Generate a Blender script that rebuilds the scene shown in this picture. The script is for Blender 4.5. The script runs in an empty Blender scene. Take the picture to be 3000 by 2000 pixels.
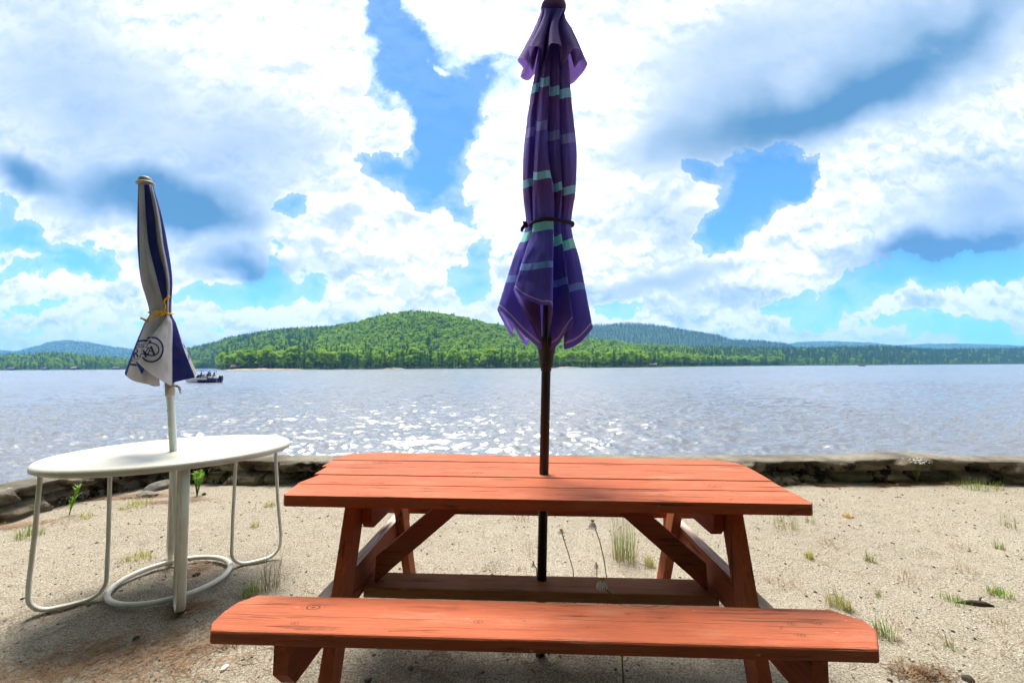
import bpy, bmesh, math, random
import numpy as np
from mathutils import Vector, Matrix, Euler
from mathutils.bvhtree import BVHTree

rnd = random.Random(7)
RNG = np.random.default_rng(11)
SC = bpy.context.scene
COL = SC.collection

# ------------------------------------------------------------------ camera
F = 1250.0 / 3000 * 36
PITCH = math.atan(73 / 1250.0)
ROLL = math.radians(0.33)
EYE = np.array([0.0, 0.0, 1.2])
_f = np.array([0, math.cos(PITCH), math.sin(PITCH)])
_r = np.array([1.0, 0, 0])
_u = np.cross(_r, _f)
CR = math.cos(ROLL) * _r - math.sin(ROLL) * _u
CU = math.sin(ROLL) * _r + math.cos(ROLL) * _u


def ray(px, py):
    return ((px - 1500) / 1250.0) * CR + ((1000 - py) / 1250.0) * CU + _f


def on_z(px, py, z):
    d = ray(px, py)
    return EYE + d * ((z - EYE[2]) / d[2])


def on_y(px, py, y):
    d = ray(px, py)
    return EYE + d * (y / d[1])


cam = bpy.data.cameras.new("camera")
cam.lens = F
cam.sensor_width = 36
cam.clip_start = 0.05
cam.clip_end = 60000
camo = bpy.data.objects.new("camera", cam)
COL.objects.link(camo)
M = Matrix((CR, CU, -_f)).transposed().to_4x4()
M.translation = Vector(EYE)
camo.matrix_world = M
SC.camera = camo


# ------------------------------------------------------------------ helpers
def tag(o, label=None, cat=None, group=None, kind=None):
    if label:
        o["label"] = label
    if cat:
        o["category"] = cat
    if group:
        o["group"] = group
    if kind:
        o["kind"] = kind
    return o


def empty(name, loc=(0, 0, 0), rot=(0, 0, 0)):
    o = bpy.data.objects.new(name, None)
    o.location = loc
    o.rotation_euler = rot
    o.empty_display_size = 0.1
    COL.objects.link(o)
    return o


class MB:
    """collects faces; build() makes one mesh object"""

    def __init__(s):
        s.v, s.f, s.m, s.uv = [], [], [], []

    def add(s, vs, fs, mi=0, uvs=None):
        b = len(s.v)
        s.v += [tuple(map(float, p)) for p in vs]
        for f in fs:
            s.f.append(tuple(b + i for i in f))
            s.m.append(mi)
        s.uv += list(uvs) if uvs is not None else [(0, 0)] * len(vs)
        return s

    def prism(s, poly, z0, z1, mi=0):
        n = len(poly)
        vs = [(x, y, z0) for x, y in poly] + [(x, y, z1) for x, y in poly]
        fs = [tuple(range(n - 1, -1, -1)), tuple(range(n, 2 * n))]
        fs += [(i, (i + 1) % n, n + (i + 1) % n, n + i) for i in range(n)]
        return s.add(vs, fs, mi)

    def box(s, a, b, mi=0):
        (x0, y0, z0), (x1, y1, z1) = a, b
        return s.prism([(x0, y0), (x1, y0), (x1, y1), (x0, y1)], z0, z1, mi)

    def hexa(s, q0, q1, mi=0):
        """two quads (lists of four points) joined"""
        return s.add(list(q0) + list(q1), [(3, 2, 1, 0), (4, 5, 6, 7), (0, 1, 5, 4), (1, 2, 6, 5), (2, 3, 7, 6), (3, 0, 4, 7)], mi)

    def tube(s, pts, rad, n=10, mi=0, closed=False, caps=True, up=(0, 0, 1), flat=None):
        pts = [Vector(p) for p in pts]
        k = len(pts)
        rads = rad if isinstance(rad, (list, tuple)) else [rad] * k
        rings = []
        prev = None
        for i, p in enumerate(pts):
            if closed:
                t = pts[(i + 1) % k] - pts[i - 1]
            else:
                t = pts[min(i + 1, k - 1)] - pts[max(i - 1, 0)]
            t.normalize()
            if prev is None:
                ref = Vector(up)
                if abs(t.dot(ref)) > 0.95:
                    ref = Vector((1, 0, 0))
                a = t.cross(ref).normalized()
            else:
                a = (prev - t * prev.dot(t)).normalized()
            prev = a
            b = t.cross(a)
            fl = flat if flat else (1, 1)
            rings.append([p + a * math.cos(2 * math.pi * j / n) * rads[i] * fl[0] + b * math.sin(2 * math.pi * j / n) * rads[i] * fl[1] for j in range(n)])
        vs = [q for r in rings for q in r]
        fs = []
        for i in range(k if closed else k - 1):
            i2 = (i + 1) % k
            for j in range(n):
                j2 = (j + 1) % n
                fs.append((i * n + j, i * n + j2, i2 * n + j2, i2 * n + j))
        if caps and not closed:
            fs.append(tuple(range(n - 1, -1, -1)))
            fs.append(tuple((k - 1) * n + j for j in range(n)))
        return s.add(vs, fs, mi)

    def lathe(s, prof, n=24, mi=0, sx=1, sy=1, c=(0, 0, 0)):
        vs, fs = [], []
        k = len(prof)
        for r, z in prof:
            for j in range(n):
                a = 2 * math.pi * j / n
                vs.append((c[0] + r * sx * math.cos(a), c[1] + r * sy * math.sin(a), c[2] + z))
        for i in range(k - 1):
            for j in range(n):
                j2 = (j + 1) % n
                fs.append((i * n + j, i * n + j2, (i + 1) * n + j2, (i + 1) * n + j))
        fs.append(tuple(range(n - 1, -1, -1)))
        fs.append(tuple((k - 1) * n + j for j in range(n)))
        return s.add(vs, fs, mi)

    def build(s, name, mats, parent=None, smooth=False, bevel=0):
        me = bpy.data.meshes.new(name)
        me.from_pydata(s.v, [], s.f)
        mats = mats if isinstance(mats, (list, tuple)) else [mats]
        for m in mats:
            me.materials.append(m)
        me.polygons.foreach_set("material_index", s.m)
        me.polygons.foreach_set("use_smooth", [smooth] * len(s.f))
        if any(u != (0, 0) for u in s.uv[:50]) or any(u != (0, 0) for u in s.uv[-50:]):
            l = me.uv_layers.new(name="UVMap")
            idx = np.zeros(len(me.loops), dtype=np.int32)
            me.loops.foreach_get("vertex_index", idx)
            l.data.foreach_set("uv", np.array(s.uv, dtype=np.float32)[idx].ravel())
        me.update()
        o = bpy.data.objects.new(name, me)
        COL.objects.link(o)
        if parent:
            o.parent = parent
        if bevel:
            b = o.modifiers.new("bevel", "BEVEL")
            b.width = bevel
            b.segments = 2
            b.limit_method = "ANGLE"
        return o


def grid_mesh(name, P, mats, parent=None, smooth=True, uv=None, wrap=False, mi=None):
    """P: (nv, nu, 3) array of points"""
    nv, nu = P.shape[:2]
    me = bpy.data.meshes.new(name)
    idx = np.arange(nv * nu).reshape(nv, nu)
    if wrap:
        right = np.roll(idx, -1, axis=1)
    else:
        right = idx[:, 1:]
        idx = idx[:, :-1]
    q = np.stack([idx[:-1], right[:-1], right[1:], idx[1:]], axis=-1).reshape(-1, 4)
    me.vertices.add(nv * nu)
    me.vertices.foreach_set("co", P.reshape(-1).astype(np.float32))
    me.loops.add(len(q) * 4)
    me.loops.foreach_set("vertex_index", q.ravel().astype(np.int32))
    me.polygons.add(len(q))
    me.polygons.foreach_set("loop_start", np.arange(0, len(q) * 4, 4, dtype=np.int32))
    me.polygons.foreach_set("use_smooth", np.full(len(q), smooth))
    for m in mats if isinstance(mats, (list, tuple)) else [mats]:
        me.materials.append(m)
    if mi is not None:
        me.polygons.foreach_set("material_index", mi.astype(np.int32))
    me.update()
    me.validate()
    if uv is not None:
        l = me.uv_layers.new(name="UVMap")
        l.data.foreach_set("uv", uv.reshape(-1, 2)[q.ravel()].astype(np.float32).ravel())
    o = bpy.data.objects.new(name, me)
    COL.objects.link(o)
    if parent:
        o.parent = parent
    return o


def quads_mesh(name, V, mats, mi=None):
    """V: (n,4,3) loose quads"""
    n = len(V)
    me = bpy.data.meshes.new(name)
    me.vertices.add(n * 4)
    me.vertices.foreach_set("co", V.reshape(-1).astype(np.float32))
    me.loops.add(n * 4)
    me.loops.foreach_set("vertex_index", np.arange(n * 4, dtype=np.int32))
    me.polygons.add(n)
    me.polygons.foreach_set("loop_start", np.arange(0, n * 4, 4, dtype=np.int32))
    for m in mats if isinstance(mats, (list, tuple)) else [mats]:
        me.materials.append(m)
    if mi is not None:
        me.polygons.foreach_set("material_index", mi.astype(np.int32))
    me.update()
    return me


def vnoise(x, y, seed=0):
    """value noise, arrays"""
    xi = np.floor(x).astype(np.int64)
    yi = np.floor(y).astype(np.int64)
    fx, fy = x - xi, y - yi
    fx = fx * fx * (3 - 2 * fx)
    fy = fy * fy * (3 - 2 * fy)

    def h(a, b):
        n = (a * 374761393 + b * 668265263 + seed * 974711) & 0x7FFFFFFF
        n = ((n ^ (n >> 13)) * 1274126177) & 0x7FFFFFFF
        return ((n ^ (n >> 16)) & 0xFFFF) / 65535.0

    return (h(xi, yi) * (1 - fx) + h(xi + 1, yi) * fx) * (1 - fy) + (h(xi, yi + 1) * (1 - fx) + h(xi + 1, yi + 1) * fx) * fy


def fbm(x, y, o=4, seed=0, g=0.5):
    a, s, t = 1.0, 0.0, 0.0
    for i in range(o):
        s = s + a * (vnoise(x, y, seed + i * 17) - 0.5)
        t += a
        x, y, a = x * 2.03 + 5.1, y * 2.03 + 1.7, a * g
    return s / t


# ------------------------------------------------------------------ node DSL
class NT:
    def __init__(s, tree):
        s.t = tree
        s.n = tree.nodes
        s.l = tree.links

    def new(s, typ, ins=None, **kw):
        n = s.n.new(typ)
        for k, v in kw.items():
            setattr(n, k, v)
        for k, v in (ins or {}).items():
            s.put(n.inputs[k], v)
        return n

    def put(s, sock, v):
        if isinstance(v, bpy.types.NodeSocket):
            s.l.new(v, sock)
        else:
            sock.default_value = v

    def math(s, op, a, b=0.0, c=0.0, clamp=False):
        n = s.n.new("ShaderNodeMath")
        n.operation = op
        n.use_clamp = clamp
        s.put(n.inputs[0], a)
        s.put(n.inputs[1], b)
        s.put(n.inputs[2], c)
        return n.outputs[0]

    def vmath(s, op, a, b=(0, 0, 0), out=0):
        n = s.n.new("ShaderNodeVectorMath")
        n.operation = op
        s.put(n.inputs[0], a)
        if op == "SCALE":
            s.put(n.inputs["Scale"], b)
        else:
            s.put(n.inputs[1], b)
        return n.outputs[out]

    def mix(s, f, a, b, mode="MIX"):
        n = s.n.new("ShaderNodeMix")
        n.data_type = "RGBA"
        n.blend_type = mode
        n.clamp_factor = True
        s.put(n.inputs[0], f)
        s.put(n.inputs[6], c4(a))
        s.put(n.inputs[7], c4(b))
        return n.outputs[2]

    def noise(s, vec, scale, detail=3, rough=0.5, out=0, dim="3D", dist=0.0, lac=2.0):
        n = s.n.new("ShaderNodeTexNoise")
        n.noise_dimensions = dim
        if vec is not None:
            s.l.new(vec, n.inputs["Vector"])
        n.inputs["Scale"].default_value = scale
        n.inputs["Detail"].default_value = detail
        n.inputs["Roughness"].default_value = rough
        n.inputs["Distortion"].default_value = dist
        n.inputs["Lacunarity"].default_value = lac
        return n.outputs[out]

    def vor(s, vec, scale, out="Distance", feature="F1"):
        n = s.n.new("ShaderNodeTexVoronoi")
        n.feature = feature
        if vec is not None:
            s.l.new(vec, n.inputs["Vector"])
        n.inputs["Scale"].default_value = scale
        return n.outputs[out]

    def mapr(s, v, a, b, c=0.0, d=1.0, smooth=False):
        n = s.n.new("ShaderNodeMapRange")
        n.interpolation_type = "SMOOTHSTEP" if smooth else "LINEAR"
        n.clamp = True
        s.put(n.inputs[0], v)
        for i, x in enumerate((a, b, c, d)):
            s.put(n.inputs[i + 1], x)
        return n.outputs[0]

    def mapping(s, vec, loc=(0, 0, 0), rot=(0, 0, 0), scale=(1, 1, 1), typ="POINT"):
        n = s.n.new("ShaderNodeMapping")
        n.vector_type = typ
        s.l.new(vec, n.inputs[0])
        n.inputs[1].default_value = loc
        n.inputs[2].default_value = rot
        n.inputs[3].default_value = scale
        return n.outputs[0]

    def ramp(s, f, stops, mode="LINEAR"):
        n = s.n.new("ShaderNodeValToRGB")
        cr = n.color_ramp
        cr.interpolation = mode
        while len(cr.elements) < len(stops):
            cr.elements.new(0.5)
        for e, (p, c) in zip(cr.elements, stops):
            e.position = p
            e.color = c4(c)
        s.put(n.inputs[0], f)
        return n.outputs[0]

    def bump(s, h, strength=0.5, dist=0.01, nrm=None):
        n = s.n.new("ShaderNodeBump")
        n.inputs["Strength"].default_value = strength
        n.inputs["Distance"].default_value = dist
        s.l.new(h, n.inputs["Height"])
        if nrm is not None:
            s.l.new(nrm, n.inputs["Normal"])
        return n.outputs[0]


def c4(c):
    if isinstance(c, (tuple, list)) and len(c) == 3:
        return (*c, 1.0)
    return c


def material(name):
    m = bpy.data.materials.new(name)
    m.use_nodes = True
    m.node_tree.nodes.clear()
    return m, NT(m.node_tree)


def finish(t, col, rough=0.6, normal=None, spec=0.5, metal=0.0, translucent=0.0, tcol=None, **kw):
    p = t.new("ShaderNodeBsdfPrincipled")
    t.put(p.inputs["Base Color"], c4(col))
    t.put(p.inputs["Roughness"], rough)
    p.inputs["Specular IOR Level"].default_value = spec
    p.inputs["Metallic"].default_value = metal
    for k, v in kw.items():
        t.put(p.inputs[k.replace("_", " ")], v)
    if normal is not None:
        t.l.new(normal, p.inputs["Normal"])
    sh = p.outputs[0]
    if translucent:
        tr = t.new("ShaderNodeBsdfTranslucent")
        t.put(tr.inputs[0], c4(tcol if tcol is not None else col))
        mx = t.new("ShaderNodeMixShader")
        mx.inputs[0].default_value = translucent
        t.l.new(sh, mx.inputs[1])
        t.l.new(tr.outputs[0], mx.inputs[2])
        sh = mx.outputs[0]
    o = t.new("ShaderNodeOutputMaterial")
    t.l.new(sh, o.inputs[0])


def coords(t, which="Object"):
    return t.new("ShaderNodeTexCoord").outputs[which]


def plain(name, col, rough=0.6, var=0.15, scale=20, spec=0.4, metal=0.0, bump=0.0, translucent=0.0):
    m, t = material(name)
    co = coords(t)
    n = t.noise(co, scale, 4, 0.6)
    dk = tuple(x * (1 - var) for x in col)
    lt = tuple(min(1, x * (1 + var)) for x in col)
    c = t.mix(t.mapr(n, 0.3, 0.7), dk, lt)
    nm = t.bump(n, bump, 0.01) if bump else None
    finish(t, c, rough, nm, spec, metal, translucent)
    return m


# ------------------------------------------------------------------ materials
KNOTS = [(-0.692, -0.516, 0.020, 1), (-0.705, -0.597, 0.011, 1), (-0.189, -0.568, 0.012, 1), (0.777, -0.530, 0.012, 1), (0.703, -0.537, 0.010, 1), (0.698, -0.590, 0.010, 1), (0.706, -0.468, 0.010, 1), (0.247, -0.507, 0.008, 1),
         (0.662, -0.152, 0.022, 0), (0.321, 0.192, 0.016, 0), (-0.263, 0.006, 0.022, 0), (-0.61, -0.248, 0.012, 0), (-0.608, -0.183, 0.010, 0), (0.42, -0.28, 0.012, 0)]


def wood_paint(name, base, worn, dark, worn_amt=0.5, axis=0):
    m, t = material(name)
    co = coords(t)
    st = [9.0, 9.0, 9.0]
    st[axis] = 0.55
    g = t.mapping(co, scale=st)
    grain = t.noise(g, 9, 6, 0.65, dist=0.6)
    fine = t.noise(g, 38, 3, 0.6)
    blot = t.noise(co, 3.1, 4, 0.6)
    speck = t.noise(co, 46, 2, 0.5)
    st2 = [24.0, 24.0, 24.0]
    st2[axis] = 0.9
    crack = t.noise(t.mapping(co, scale=st2), 2.4, 3, 0.6, dist=0.5)
    isl = t.new("ShaderNodeNewGeometry").outputs["Random Per Island"]
    bl2 = t.math("MULTIPLY_ADD", t.math("SUBTRACT", isl, 0.5), 0.42, blot)
    col = t.mix(t.mapr(bl2, 0.32, 0.68, 0, 0.85), base, worn)
    col = t.mix(t.mapr(grain, 0.45, 0.70, 0, 0.55), col, tuple(min(1, x * k) for x, k in zip(base, (1.2, 1.45, 1.6))))
    col = t.mix(t.mapr(grain, 0.44, 0.28, 0, 0.55), col, tuple(x * 0.62 for x in worn))
    fad = t.noise(t.mapping(co, scale=tuple(1.6 if i == axis else 6.0 for i in range(3))), 1.7, 5, 0.65)
    col = t.mix(t.mapr(fad, 0.52, 0.70, 0, 0.55), col, (0.40, 0.165, 0.098) if axis == 0 else worn)
    col = t.mix(t.mapr(fine, 0.57, 0.78, 0, 0.45), col, dark)
    crk = t.math("MULTIPLY", t.mapr(crack, 0.605, 0.645), t.mapr(blot, 0.40, 0.56))
    col = t.mix(t.math("MULTIPLY", crk, 0.85), col, dark)
    st3 = [5.5, 5.5, 5.5]
    st3[axis] = 2.0
    kd = t.vor(t.vmath("ADD", t.mapping(co, scale=st3), t.vmath("SCALE", t.noise(co, 5, 2, out=1), 0.25)), 1.0)
    ring_ = t.math("MULTIPLY", t.mapr(t.math("SINE", t.math("MULTIPLY", kd, 95.0)), 0.1, 0.7), t.mapr(kd, 0.22, 0.10))
    pick = t.new("ShaderNodeSeparateColor", {0: t.vor(t.vmath("ADD", t.mapping(co, scale=st3), t.vmath("SCALE", t.noise(co, 5, 2, out=1), 0.25)), 1.0, "Color")}).outputs[0]
    kn = t.math("MULTIPLY", ring_, t.mapr(pick, 0.55, 0.57))
    col = t.mix(t.math("MULTIPLY", kn, 0.75), col, dark)
    if axis == 0:
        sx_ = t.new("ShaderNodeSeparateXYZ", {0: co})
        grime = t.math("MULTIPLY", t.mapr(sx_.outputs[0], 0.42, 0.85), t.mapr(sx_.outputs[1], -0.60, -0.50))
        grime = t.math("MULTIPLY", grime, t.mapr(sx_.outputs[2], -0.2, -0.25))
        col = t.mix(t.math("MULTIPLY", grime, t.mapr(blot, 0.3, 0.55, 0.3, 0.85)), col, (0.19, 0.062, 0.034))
        # screw heads over the cleats
        ax_ = t.math("SUBTRACT", t.math("ABSOLUTE", sx_.outputs[0]), 0.640)
        fy = t.math("FRACT", t.math("MULTIPLY", t.math("ADD", sx_.outputs[1], 0.3625), 6.92))
        dy = t.math("MULTIPLY", t.math("SUBTRACT", t.math("ABSOLUTE", t.math("SUBTRACT", fy, 0.5)), 0.26), 0.1445)
        rr = t.math("ADD", t.math("MULTIPLY", ax_, ax_), t.math("MULTIPLY", dy, dy))
        scr = t.math("MULTIPLY", t.mapr(rr, 0.000030, 0.000016), t.mapr(t.math("ABSOLUTE", sx_.outputs[1]), 0.37, 0.36))
        col = t.mix(t.math("MULTIPLY", scr, 0.8), col, (0.07, 0.045, 0.035))
        # knots and long drying cracks the boards show
        X_, Y_, Z_ = sx_.outputs
        nz = t.math("SUBTRACT", t.noise(co, 26, 3, 0.6), 0.5)
        nl = t.math("MULTIPLY", t.math("SUBTRACT", t.noise(t.mapping(co, scale=(3, 0, 0)), 2.0, 4, 0.6), 0.5), 0.022)
        bench_z = t.mapr(Z_, -0.20, -0.25)
        top_z = t.mapr(Z_, -0.10, -0.05)
        for x0, y0, r0, on_bench in KNOTS:
            dx = t.math("MULTIPLY", t.math("SUBTRACT", X_, x0), 0.62)
            dy = t.math("SUBTRACT", Y_, y0)
            d = t.math("SQRT", t.math("MULTIPLY_ADD", dx, dx, t.math("MULTIPLY", dy, dy)))
            d = t.math("MULTIPLY_ADD", nz, 0.35 * r0, d)
            rg = t.math("MULTIPLY", t.mapr(t.math("SINE", t.math("MULTIPLY", d, 13.0 / r0)), 0.0, 0.8), t.mapr(d, r0 * 1.15, r0 * 0.8))
            rg = t.math("MAXIMUM", rg, t.mapr(d, r0 * 0.3, r0 * 0.18))
            rg = t.math("MULTIPLY", rg, bench_z if on_bench else top_z)
            col = t.mix(t.math("MULTIPLY", rg, 0.85), col, (0.085, 0.026, 0.014))
        for xa, xb, y0, wd_ in ((-0.96, -0.20, -0.563, 0.0011), (-0.95, -0.72, -0.585, 0.0010), (0.0, 0.66, -0.545, 0.0009), (0.60, 0.95, -0.552, 0.0013), (0.55, 0.95, -0.512, 0.0011), (-0.4, 0.1, -0.60, 0.0007)):
            dd = t.math("ABSOLUTE", t.math("SUBTRACT", t.math("ADD", Y_, nl), y0))
            m1 = t.math("MULTIPLY", t.mapr(dd, wd_ * 1.8, wd_ * 0.8), t.math("MULTIPLY", t.mapr(X_, xa, xa + 0.05), t.mapr(X_, xb, xb - 0.15)))
            col = t.mix(t.math("MULTIPLY", t.math("MULTIPLY", m1, bench_z), 0.8), col, (0.075, 0.022, 0.012))
        for xa, xb, y0, wd_ in ((-0.55, -0.1, -0.245, 0.0010), (0.1, 0.7, -0.30, 0.0010), (-0.75, -0.3, -0.115, 0.0012), (-0.1, 0.6, 0.015, 0.0012), (-0.8, -0.2, 0.045, 0.0016), (0.2, 0.9, 0.16, 0.0012), (-0.7, 0.0, 0.27, 0.0013), (-0.85, -0.5, -0.33, 0.0010)):
            dd = t.math("ABSOLUTE", t.math("SUBTRACT", t.math("ADD", Y_, nl), y0))
            m1 = t.math("MULTIPLY", t.mapr(dd, wd_ * 1.8, wd_ * 0.8), t.math("MULTIPLY", t.mapr(X_, xa, xa + 0.1), t.mapr(X_, xb, xb - 0.2)))
            col = t.mix(t.math("MULTIPLY", t.math("MULTIPLY", m1, top_z), 0.75), col, (0.085, 0.025, 0.014))
        # pale scuffs
        scf = t.noise(t.mapping(co, scale=(5, 22, 5), rot=(0, 0, 0.5)), 3.0, 3, 0.7)
        col = t.mix(t.math("MULTIPLY", t.mapr(scf, 0.685, 0.74), 0.5), col, (0.55, 0.33, 0.24))
    col = t.mix(t.mapr(speck, 0.72, 0.77, 0, worn_amt), col, dark)
    h = t.math("ADD", t.math("MULTIPLY", grain, 0.6), t.math("MULTIPLY", fine, 0.4))
    h = t.math("SUBTRACT", h, t.math("MULTIPLY", crk, 1.2))
    finish(t, col, t.mapr(blot, 0.3, 0.7, 0.62, 0.82), t.bump(h, 0.7, 0.006), 0.15)
    return m


RED = (0.335, 0.080, 0.034)
M_red_x = wood_paint("red_paint_lengthwise", RED, (0.27, 0.075, 0.036), (0.065, 0.028, 0.016), axis=0)
M_red_z = wood_paint("red_paint_upright", (0.37, 0.090, 0.032), (0.27, 0.075, 0.033), (0.09, 0.025, 0.014), axis=2)
M_red_y = wood_paint("red_paint_crosswise", (0.36, 0.078, 0.026), (0.24, 0.062, 0.027), (0.09, 0.025, 0.014), axis=1)
M_peel = wood_paint("peeled_paint", (0.60, 0.52, 0.46), (0.42, 0.30, 0.24), (0.16, 0.07, 0.05), axis=1)
M_bare = wood_paint("bare_weathered_wood", (0.34, 0.145, 0.062), (0.25, 0.115, 0.055), (0.10, 0.05, 0.03), axis=0)


def sand_mat():
    m, t = material("coarse_beach_sand")
    co = coords(t)
    big = t.noise(co, 0.55, 4, 0.55)
    mid = t.noise(co, 6.0, 5, 0.6)
    gr = t.noise(co, 150, 2, 0.6)
    gr2 = t.noise(co, 70, 3, 0.7)
    vd = t.vor(co, 95)
    vc = t.vor(co, 95, "Color")
    vs = t.new("ShaderNodeSeparateColor", {0: vc}).outputs[0]
    col = t.mix(t.mapr(big, 0.35, 0.65), (0.215, 0.186, 0.142), (0.262, 0.232, 0.180))
    col = t.mix(t.mapr(mid, 0.35, 0.75, 0, 0.6), col, (0.20, 0.165, 0.115))
    col = t.mix(t.mapr(gr, 0.42, 0.66, 0.0, 0.55), col, (0.42, 0.38, 0.31))
    col = t.mix(t.mapr(gr, 0.48, 0.36, 0.0, 0.85), col, (0.095, 0.08, 0.058))
    col = t.mix(t.mapr(gr2, 0.62, 0.70, 0.0, 0.75), col, (0.10, 0.085, 0.063))
    # single dark and pale grains
    dk = t.math("MULTIPLY", t.mapr(vs, 0.80, 0.82), t.mapr(vd, 0.38, 0.24))
    col = t.mix(t.math("MULTIPLY", dk, 0.85), col, (0.07, 0.06, 0.05))
    lt = t.math("MULTIPLY", t.mapr(vs, 0.09, 0.07), t.mapr(vd, 0.34, 0.22))
    col = t.mix(t.math("MULTIPLY", lt, 0.8), col, (0.55, 0.52, 0.46))
    # foreground shade painted in: the sand colour darkens toward the camera
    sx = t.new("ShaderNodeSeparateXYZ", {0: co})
    near_shade = t.math("ADD", t.mapr(sx.outputs[1], 2.5, 1.0), t.math("ADD", t.math("MULTIPLY", t.math("SUBTRACT", mid, 0.5), 1.0), t.math("MULTIPLY", t.math("SUBTRACT", big, 0.5), 0.9)))
    col = t.mix(t.mapr(near_shade, 0.15, 1.0, 0, 0.45, True), col, (0.120, 0.105, 0.074))
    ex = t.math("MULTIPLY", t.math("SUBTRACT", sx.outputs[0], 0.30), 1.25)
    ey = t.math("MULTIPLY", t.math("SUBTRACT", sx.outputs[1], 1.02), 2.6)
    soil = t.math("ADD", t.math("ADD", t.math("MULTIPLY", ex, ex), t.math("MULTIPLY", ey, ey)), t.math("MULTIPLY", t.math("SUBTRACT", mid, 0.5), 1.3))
    col = t.mix(t.mapr(soil, 1.35, 0.55, 0, 0.92, True), col, (0.030, 0.026, 0.022))  # under the bench: dark soil and painted bench shade in one patch
    litter = t.math("ADD", t.mapr(sx.outputs[1], 1.15, 0.2), t.math("MULTIPLY", t.math("SUBTRACT", big, 0.5), 0.5))  # needle-litter floor, darkened so less light bounces onto the fronts
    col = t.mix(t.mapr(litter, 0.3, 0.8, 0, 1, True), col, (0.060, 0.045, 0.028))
    h = t.math("ADD", t.math("MULTIPLY", gr, 0.5), t.math("ADD", t.math("MULTIPLY", gr2, 1.0), t.math("MULTIPLY", mid, 1.2)))
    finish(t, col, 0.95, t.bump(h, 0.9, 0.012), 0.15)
    return m


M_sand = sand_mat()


def wall_mat(cap):
    m, t = material("mossy_wall_cap" if cap else "mossy_wall_stone")
    co = coords(t)
    a = t.noise(co, 3.0, 6, 0.65)
    b = t.noise(co, 17, 5, 0.7)
    c = t.noise(co, 60, 3, 0.6)
    if cap:
        col = t.mix(t.mapr(a, 0.35, 0.65), (0.085, 0.075, 0.058), (0.20, 0.18, 0.145))
        col = t.mix(t.mapr(b, 0.55, 0.68), col, (0.11, 0.095, 0.08))
        col = t.mix(t.mapr(b, 0.36, 0.28), col, (0.42, 0.40, 0.34))
    else:
        v = t.vor(t.mapping(co, scale=(3.0, 3.0, 5.0)), 1.0, "Color")
        vs = t.new("ShaderNodeSeparateColor", {0: v}).outputs[0]
        col = t.mix(vs, (0.10, 0.080, 0.055), (0.24, 0.20, 0.145))
        col = t.mix(t.mapr(b, 0.45, 0.30, 0, 0.7), col, (0.05, 0.042, 0.03))
        col = t.mix(t.mapr(a, 0.53, 0.57), col, (0.018, 0.016, 0.013))
        col = t.mix(t.mapr(b, 0.58, 0.70, 0, 0.8), col, (0.15, 0.15, 0.075))
        col = t.mix(t.mapr(c, 0.66, 0.74, 0, 0.7), col, (0.32, 0.30, 0.25))
    h = t.math("ADD", t.math("MULTIPLY", a, 1.0), t.math("ADD", t.math("MULTIPLY", b, 0.6), t.math("MULTIPLY", c, 0.25)))
    finish(t, col, 0.95, t.bump(h, 0.8, 0.04), 0.1)
    return m


M_wall, M_cap = wall_mat(False), wall_mat(True)


def water_mat():
    m, t = material("rippled_lake_water")
    co = coords(t)
    w1 = t.noise(t.mapping(co, scale=(0.60, 1.2, 1), rot=(0, 0, 0.12)), 1.4, 5, 0.60, dist=0.4)
    w2 = t.noise(t.mapping(co, scale=(0.55, 1.2, 1), rot=(0, 0, -0.2)), 9.0, 3, 0.6, dist=0.4)
    w3 = t.noise(t.mapping(co, scale=(0.6, 1.0, 1), rot=(0, 0, 0.3)), 0.13, 3, 0.5)
    far = t.mapr(t.new("ShaderNodeSeparateXYZ", {0: co}).outputs[1], 25.0, 140.0, 0.10, 1.0)
    h = t.math("MULTIPLY_ADD", t.math("MULTIPLY", w1, far), 0.5, t.math("MULTIPLY", w2, 0.030))
    h = t.math("MULTIPLY", h, t.mapr(w3, 0.3, 0.7, 0.55, 1.45))
    finish(t, (0.120, 0.134, 0.158), 0.22, t.bump(h, 1.0, 0.55), 0.5, IOR=1.72)
    return m


M_water = water_mat()


def leaf_mat(name, a, b, c, trans=0.35):
    m, t = material(name)
    r = t.new("ShaderNodeObjectInfo").outputs["Random"]
    co = coords(t)
    n = t.noise(co, 0.35, 3, 0.6)
    n2 = t.noise(co, 2.5, 2, 0.5)
    col = t.mix(t.mapr(n, 0.35, 0.65), a, b)
    col = t.mix(t.math("MULTIPLY", r, 0.75), col, c)
    col = t.mix(t.mapr(n2, 0.3, 0.7, 0, 0.3), col, tuple(x * 1.5 for x in b))
    finish(t, col, 0.7, None, 0.2, translucent=trans)
    return m


M_leaf = leaf_mat("broadleaf_foliage", (0.135, 0.285, 0.022), (0.230, 0.410, 0.026), (0.370, 0.500, 0.030), 0.45)
M_pine = leaf_mat("pine_foliage", (0.060, 0.160, 0.052), (0.090, 0.215, 0.062), (0.130, 0.260, 0.058), 0.4)
M_bark = plain("tree_bark", (0.11, 0.085, 0.065), 0.9, 0.4, 6, 0.1, bump=0.6)


def hill_mat(name, a, b):
    m, t = material(name)
    co = coords(t)
    n = t.noise(co, 0.011, 5, 0.6)
    n2 = t.noise(co, 0.07, 4, 0.65)
    col = t.mix(t.mapr(n, 0.35, 0.65), a, b)
    col = t.mix(t.mapr(n2, 0.45, 0.7, 0, 0.7), col, tuple(x * 0.45 for x in a))
    finish(t, col, 0.9, t.bump(n2, 1.0, 14.0), 0.1)
    return m


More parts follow.
